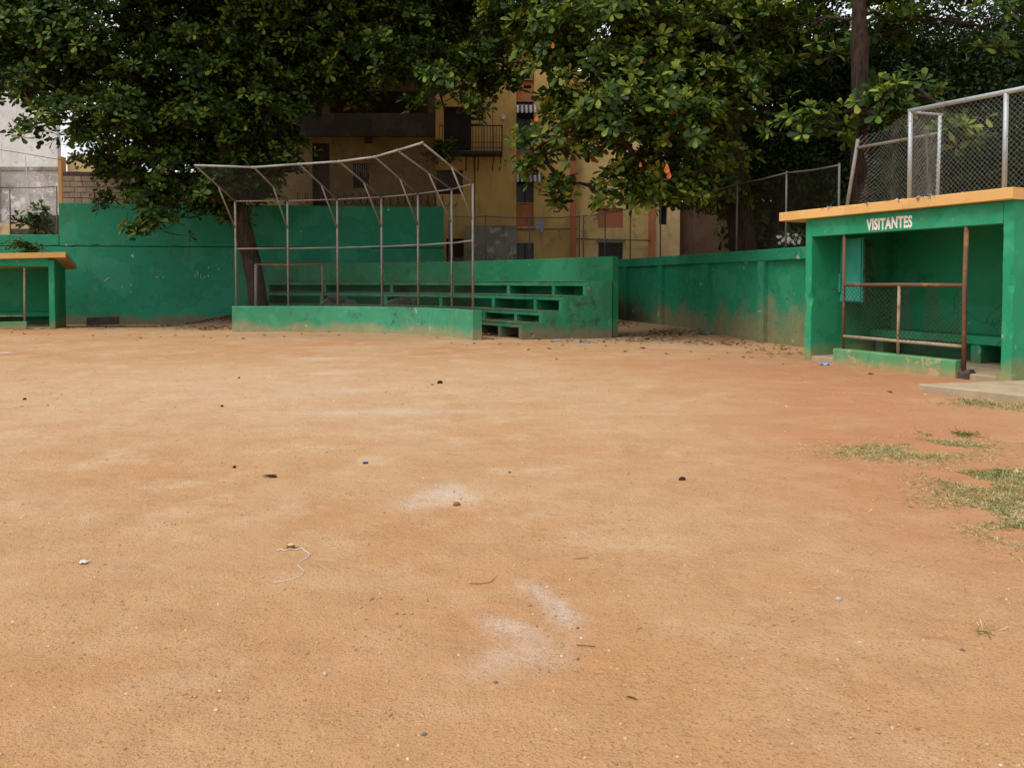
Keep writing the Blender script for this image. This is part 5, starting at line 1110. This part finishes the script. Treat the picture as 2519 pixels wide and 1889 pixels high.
# stones, scraps and other small finds
def lump(r, flat=0.7, seed=0, rough=0.3):
    V, Fc = [], []; nu, nv = 9, 6
    for j in range(nv + 1):
        th = math.pi * j / nv
        for i in range(nu):
            ph = 2 * math.pi * i / nu; d = Vector((math.sin(th) * math.cos(ph), math.sin(th) * math.sin(ph), math.cos(th)))
            k = r * (1 + rough * noise.noise(d * 1.7 + Vector((seed, 0, 0))) + 0.5 * rough * noise.noise(d * 4 + Vector((seed, 3, 0)))); V.append(Vector((d.x * k * 1.25, d.y * k, d.z * k * flat)))
    for j in range(nv):
        for i in range(nu): Fc.append((j * nu + i, (j + 1) * nu + i, (j + 1) * nu + (i + 1) % nu, j * nu + (i + 1) % nu))
    return V, Fc
def find(name, label, cat, px, py, size_px, mat, flat=0.7, seed=None, rough=0.35, group=None):
    p = on_ground(px, py); r = size_px / FP * math.hypot(p.x, p.y) * 0.42; V, Fc = lump(r, flat, seed if seed is not None else px * 0.37, rough)
    o = mobj(name, (V, Fc), mat, None, True); o.location = (p.x, p.y, gz(p.x, p.y) + r * flat * 0.45); o.rotation_euler = (0, 0, random.random() * 6)
    return tag(o, label, cat, group)
find('dirt_clod', 'dark round clod on the dirt in front of the backstop', 'clod', 1082, 943, 15, 'dark_clod', 0.8)
find('dirt_clod', 'tiny dark fragment just left of the dark round clod', 'clod', 1063, 947, 8, 'dark_clod', 0.5)
find('dirt_clod', 'dark brown clod alone on the right half of the dirt', 'clod', 1678, 1182, 18, 'dark_clod', 0.7)
find('dirt_clod', 'small dark clod left of the curled leaf', 'clod', 577, 1151, 8, 'dark_clod', 0.8)
find('stone', 'reddish brown stone beside the middle chalk patch', 'stone', 1123, 1242, 20, 'red_stone', 0.6)
find('stone', 'tiny dark stone inside the middle chalk patch', 'stone', 1117, 1210, 7, 'grey_stone', 0.6)
find('stone', 'pale round pebble at lower left centre', 'stone', 799, 1659, 15, 'pale_stone', 0.8)
find('stone', 'pale orange pebble right of centre', 'stone', 2064, 1478, 16, 'pale_stone', 0.7)
find('stone', 'dark grey stone below the nearest chalk streak', 'stone', 1421, 1545, 9, 'grey_stone', 0.7)
find('stone', 'brown stone below the thin straight twig', 'stone', 1422, 1622, 9, 'red_stone', 0.6)
find('stone', 'grey stone left of the near chalk marks, low in the picture', 'stone', 1220, 1679, 12, 'grey_stone', 0.6)
find('stone', 'dark stone near the bottom centre', 'stone', 1044, 1806, 14, 'grey_stone', 0.6)
find('stone', 'small dark stone at the far left of the dirt', 'stone', 61, 982, 7, 'dark_clod', 0.8)
find('stone', 'small dark stone in the left middle distance', 'stone', 546, 1000, 7, 'dark_clod', 0.8)
find('stone', 'small dark stone nearest the left end of the backstop wall', 'stone', 588, 930, 7, 'dark_clod', 0.7)
find('stone', 'small stone right of the middle chalk patch', 'stone', 1254, 1162, 8, 'grey_stone', 0.7)
find('stone', 'pinkish pebble at the lower right edge', 'stone', 2368, 1602, 12, 'red_stone', 0.6)
o = bpy.data.objects.new('dry_leaf', dl[1]); COL.objects.link(o); p = on_ground(662, 1174); o.location = (p.x, p.y, gz(p.x, p.y) + .003); o.rotation_euler = (0, 0.1, 0.1); o.scale = (.75,) * 3; tag(o, 'dark curled leaf alone on the left half of the dirt', 'leaf')
o = bpy.data.objects.new('dry_leaf', dl[0]); COL.objects.link(o); p = on_ground(1556, 1722); o.location = (p.x, p.y, gz(p.x, p.y) + .003); o.rotation_euler = (0.5, 0.1, 2.4); o.scale = (.32, .2, .3); tag(o, 'small pale curled straw near the bottom right of centre', 'leaf')
def on(px, py, h=0.006): p = on_ground(px, py); return Vector((p.x, p.y, gz(p.x, p.y) + h))
# split almond husk and its white string
hk = thing('almond_husk', 'split brown almond husk lying on white string', 'husk', on(715, 1348, 0))
V, Fc = lump(0.021, 0.7, 3, 0.25); c = on(715, 1348, 0.010); mobj('shell', ([v + c for v in V], Fc), 'husk', hk, True)
V, Fc = lump(0.016, 0.35, 5, 0.25); mobj('kernel', ([v + c + Vector((0.002, -0.003, 0.012)) for v in V], Fc), 'husk_inner', hk, True)
st = [(680, 1356), (690, 1353), (700, 1356), (712, 1352), (728, 1353), (742, 1350), (752, 1357), (762, 1365), (757, 1372), (745, 1378), (734, 1386), (732, 1393), (742, 1400), (747, 1408), (738, 1418), (722, 1425), (700, 1430), (672, 1435)]
tag(mobj('string', tube([on(x, y, 0.004 + 0.004 * (i % 2)) for i, (x, y) in enumerate(st)], [0.0026] * 9 + [0.0013] * 9, 5), 'white_scrap', None, True), 'frayed white string trailing from the almond husk', 'string')
tag(mobj('twig', tube([on(1154, 1437), on(1185, 1437), on(1208, 1433), on(1222, 1421, 0.01)], 0.0016, 5), 'twig', None, True), 'thin curved twig left of the near chalk marks', 'twig')
tag(mobj('twig', tube([on(1418, 1590), on(1464, 1593)], 0.0018, 5), 'twig', None, True), 'thin straight twig right of the near chalk marks', 'twig')
tag(mobj('twig', tube([on(1412, 1374), on(1447, 1370)], 0.0015, 5), 'twig', None, True), 'tiny straw twig right of centre on the dirt', 'twig')
tag(mobj('bottle_cap', tube([on(899, 1140, 0), on(899, 1140, 0.014)], 0.022, 12), 'blue_plastic'), 'dark blue plastic cap on the dirt left of centre', 'bottle cap')
def crumple(name, label, cat, px, py, w_px, mat, seed, hgt=0.4):
    p = on(px, py, 0.0); r = w_px / FP * p.y * 0.5; n = 7; V, Fc = [], []
    for j in range(n):
        for i in range(n):
            x, y = (i / (n - 1) - .5) * 2 * r, (j / (n - 1) - .5) * 2 * r; q = Vector((x / r * 1.5 + seed, y / r * 1.5, 0))
            V.append(p + Vector((x * (1 + .4 * noise.noise(q)), y * (1 + .4 * noise.noise(q + Vector((4, 0, 0)))), abs(noise.noise(q * 1.4 + Vector((0, 7, 0)))) * r * hgt * 2 + 0.004)))
    for j in range(n - 1):
        for i in range(n - 1): Fc.append((j * n + i, j * n + i + 1, (j + 1) * n + i + 1, (j + 1) * n + i))
    return tag(mobj(name, (V, Fc), mat), label, cat)
crumple('plastic_bag', 'crumpled blue and white wrapper on the dirt near the apron', 'wrapper', 2395, 946, 24, 'bag_plastic', 1)
crumple('plastic_bag', 'pale crumpled plastic beside the left end of the dugout curb', 'wrapper', 2030, 898, 26, 'bag_plastic', 5)
crumple('paper_scrap', 'small white paper scrap at lower left', 'paper', 207, 1386, 20, 'white_scrap', 9)
crumple('paper_scrap', 'flat white paper on the far left dirt', 'paper', 15, 869, 20, 'white_scrap', 12, .1)
crumple('paper_scrap', 'tiny white scrap on the right edge grass', 'paper', 2503, 1163, 14, 'white_scrap', 15)
crumple('paper_scrap', 'bluish flat scrap in front of the bleacher end', 'paper', 1370, 838, 26, 'bag_plastic', 22, .1)
crumple('paper_scrap', 'bluish torn scrap by the far corner of the bleacher end', 'paper', 1432, 842, 30, 'bag_plastic', 28, .15)
crumple('paper_scrap', 'bluish scrap among leaves at the foot of the panelled wall', 'paper', 1740, 826, 30, 'bag_plastic', 33, .3)
crumple('plastic_bag', 'small blue scrap in the leaf drift by the tall wall', 'wrapper', 469, 803, 14, 'bag_plastic', 41, .4)
# rotten board leaning at the foot of the tall wall
bd = on(232, 800, 0); tag(mobj('old_board', slab([Vector((-14.1, 26.05, 0)), Vector((-13.2, 26.4, 0.03))], 0, 0.12, -0.02, 0.24, 0.02, 0.05, 0.08), 'dark_stone'), 'dark rough slab lying at the foot of the tall left wall', 'slab')
# hanging rag on the far fence
crumple_p = at(1328, 545, 30.9); V = [crumple_p + Vector((dx, 0.03 * math.sin(dx * 20 + dz * 9), dz)) for dz, w_ in ((0.1, .03), (0.0, .10), (-.12, .16), (-.28, .17), (-.42, .08)) for dx in (-w_, 0, w_)]
tag(mobj('plastic_bag', (V, [(i * 3 + j, i * 3 + j + 1, i * 3 + j + 4, i * 3 + j + 3) for i in range(4) for j in range(2)]), 'bag_plastic'), 'grey torn plastic caught on the fence before the yellow building', 'plastic bag')
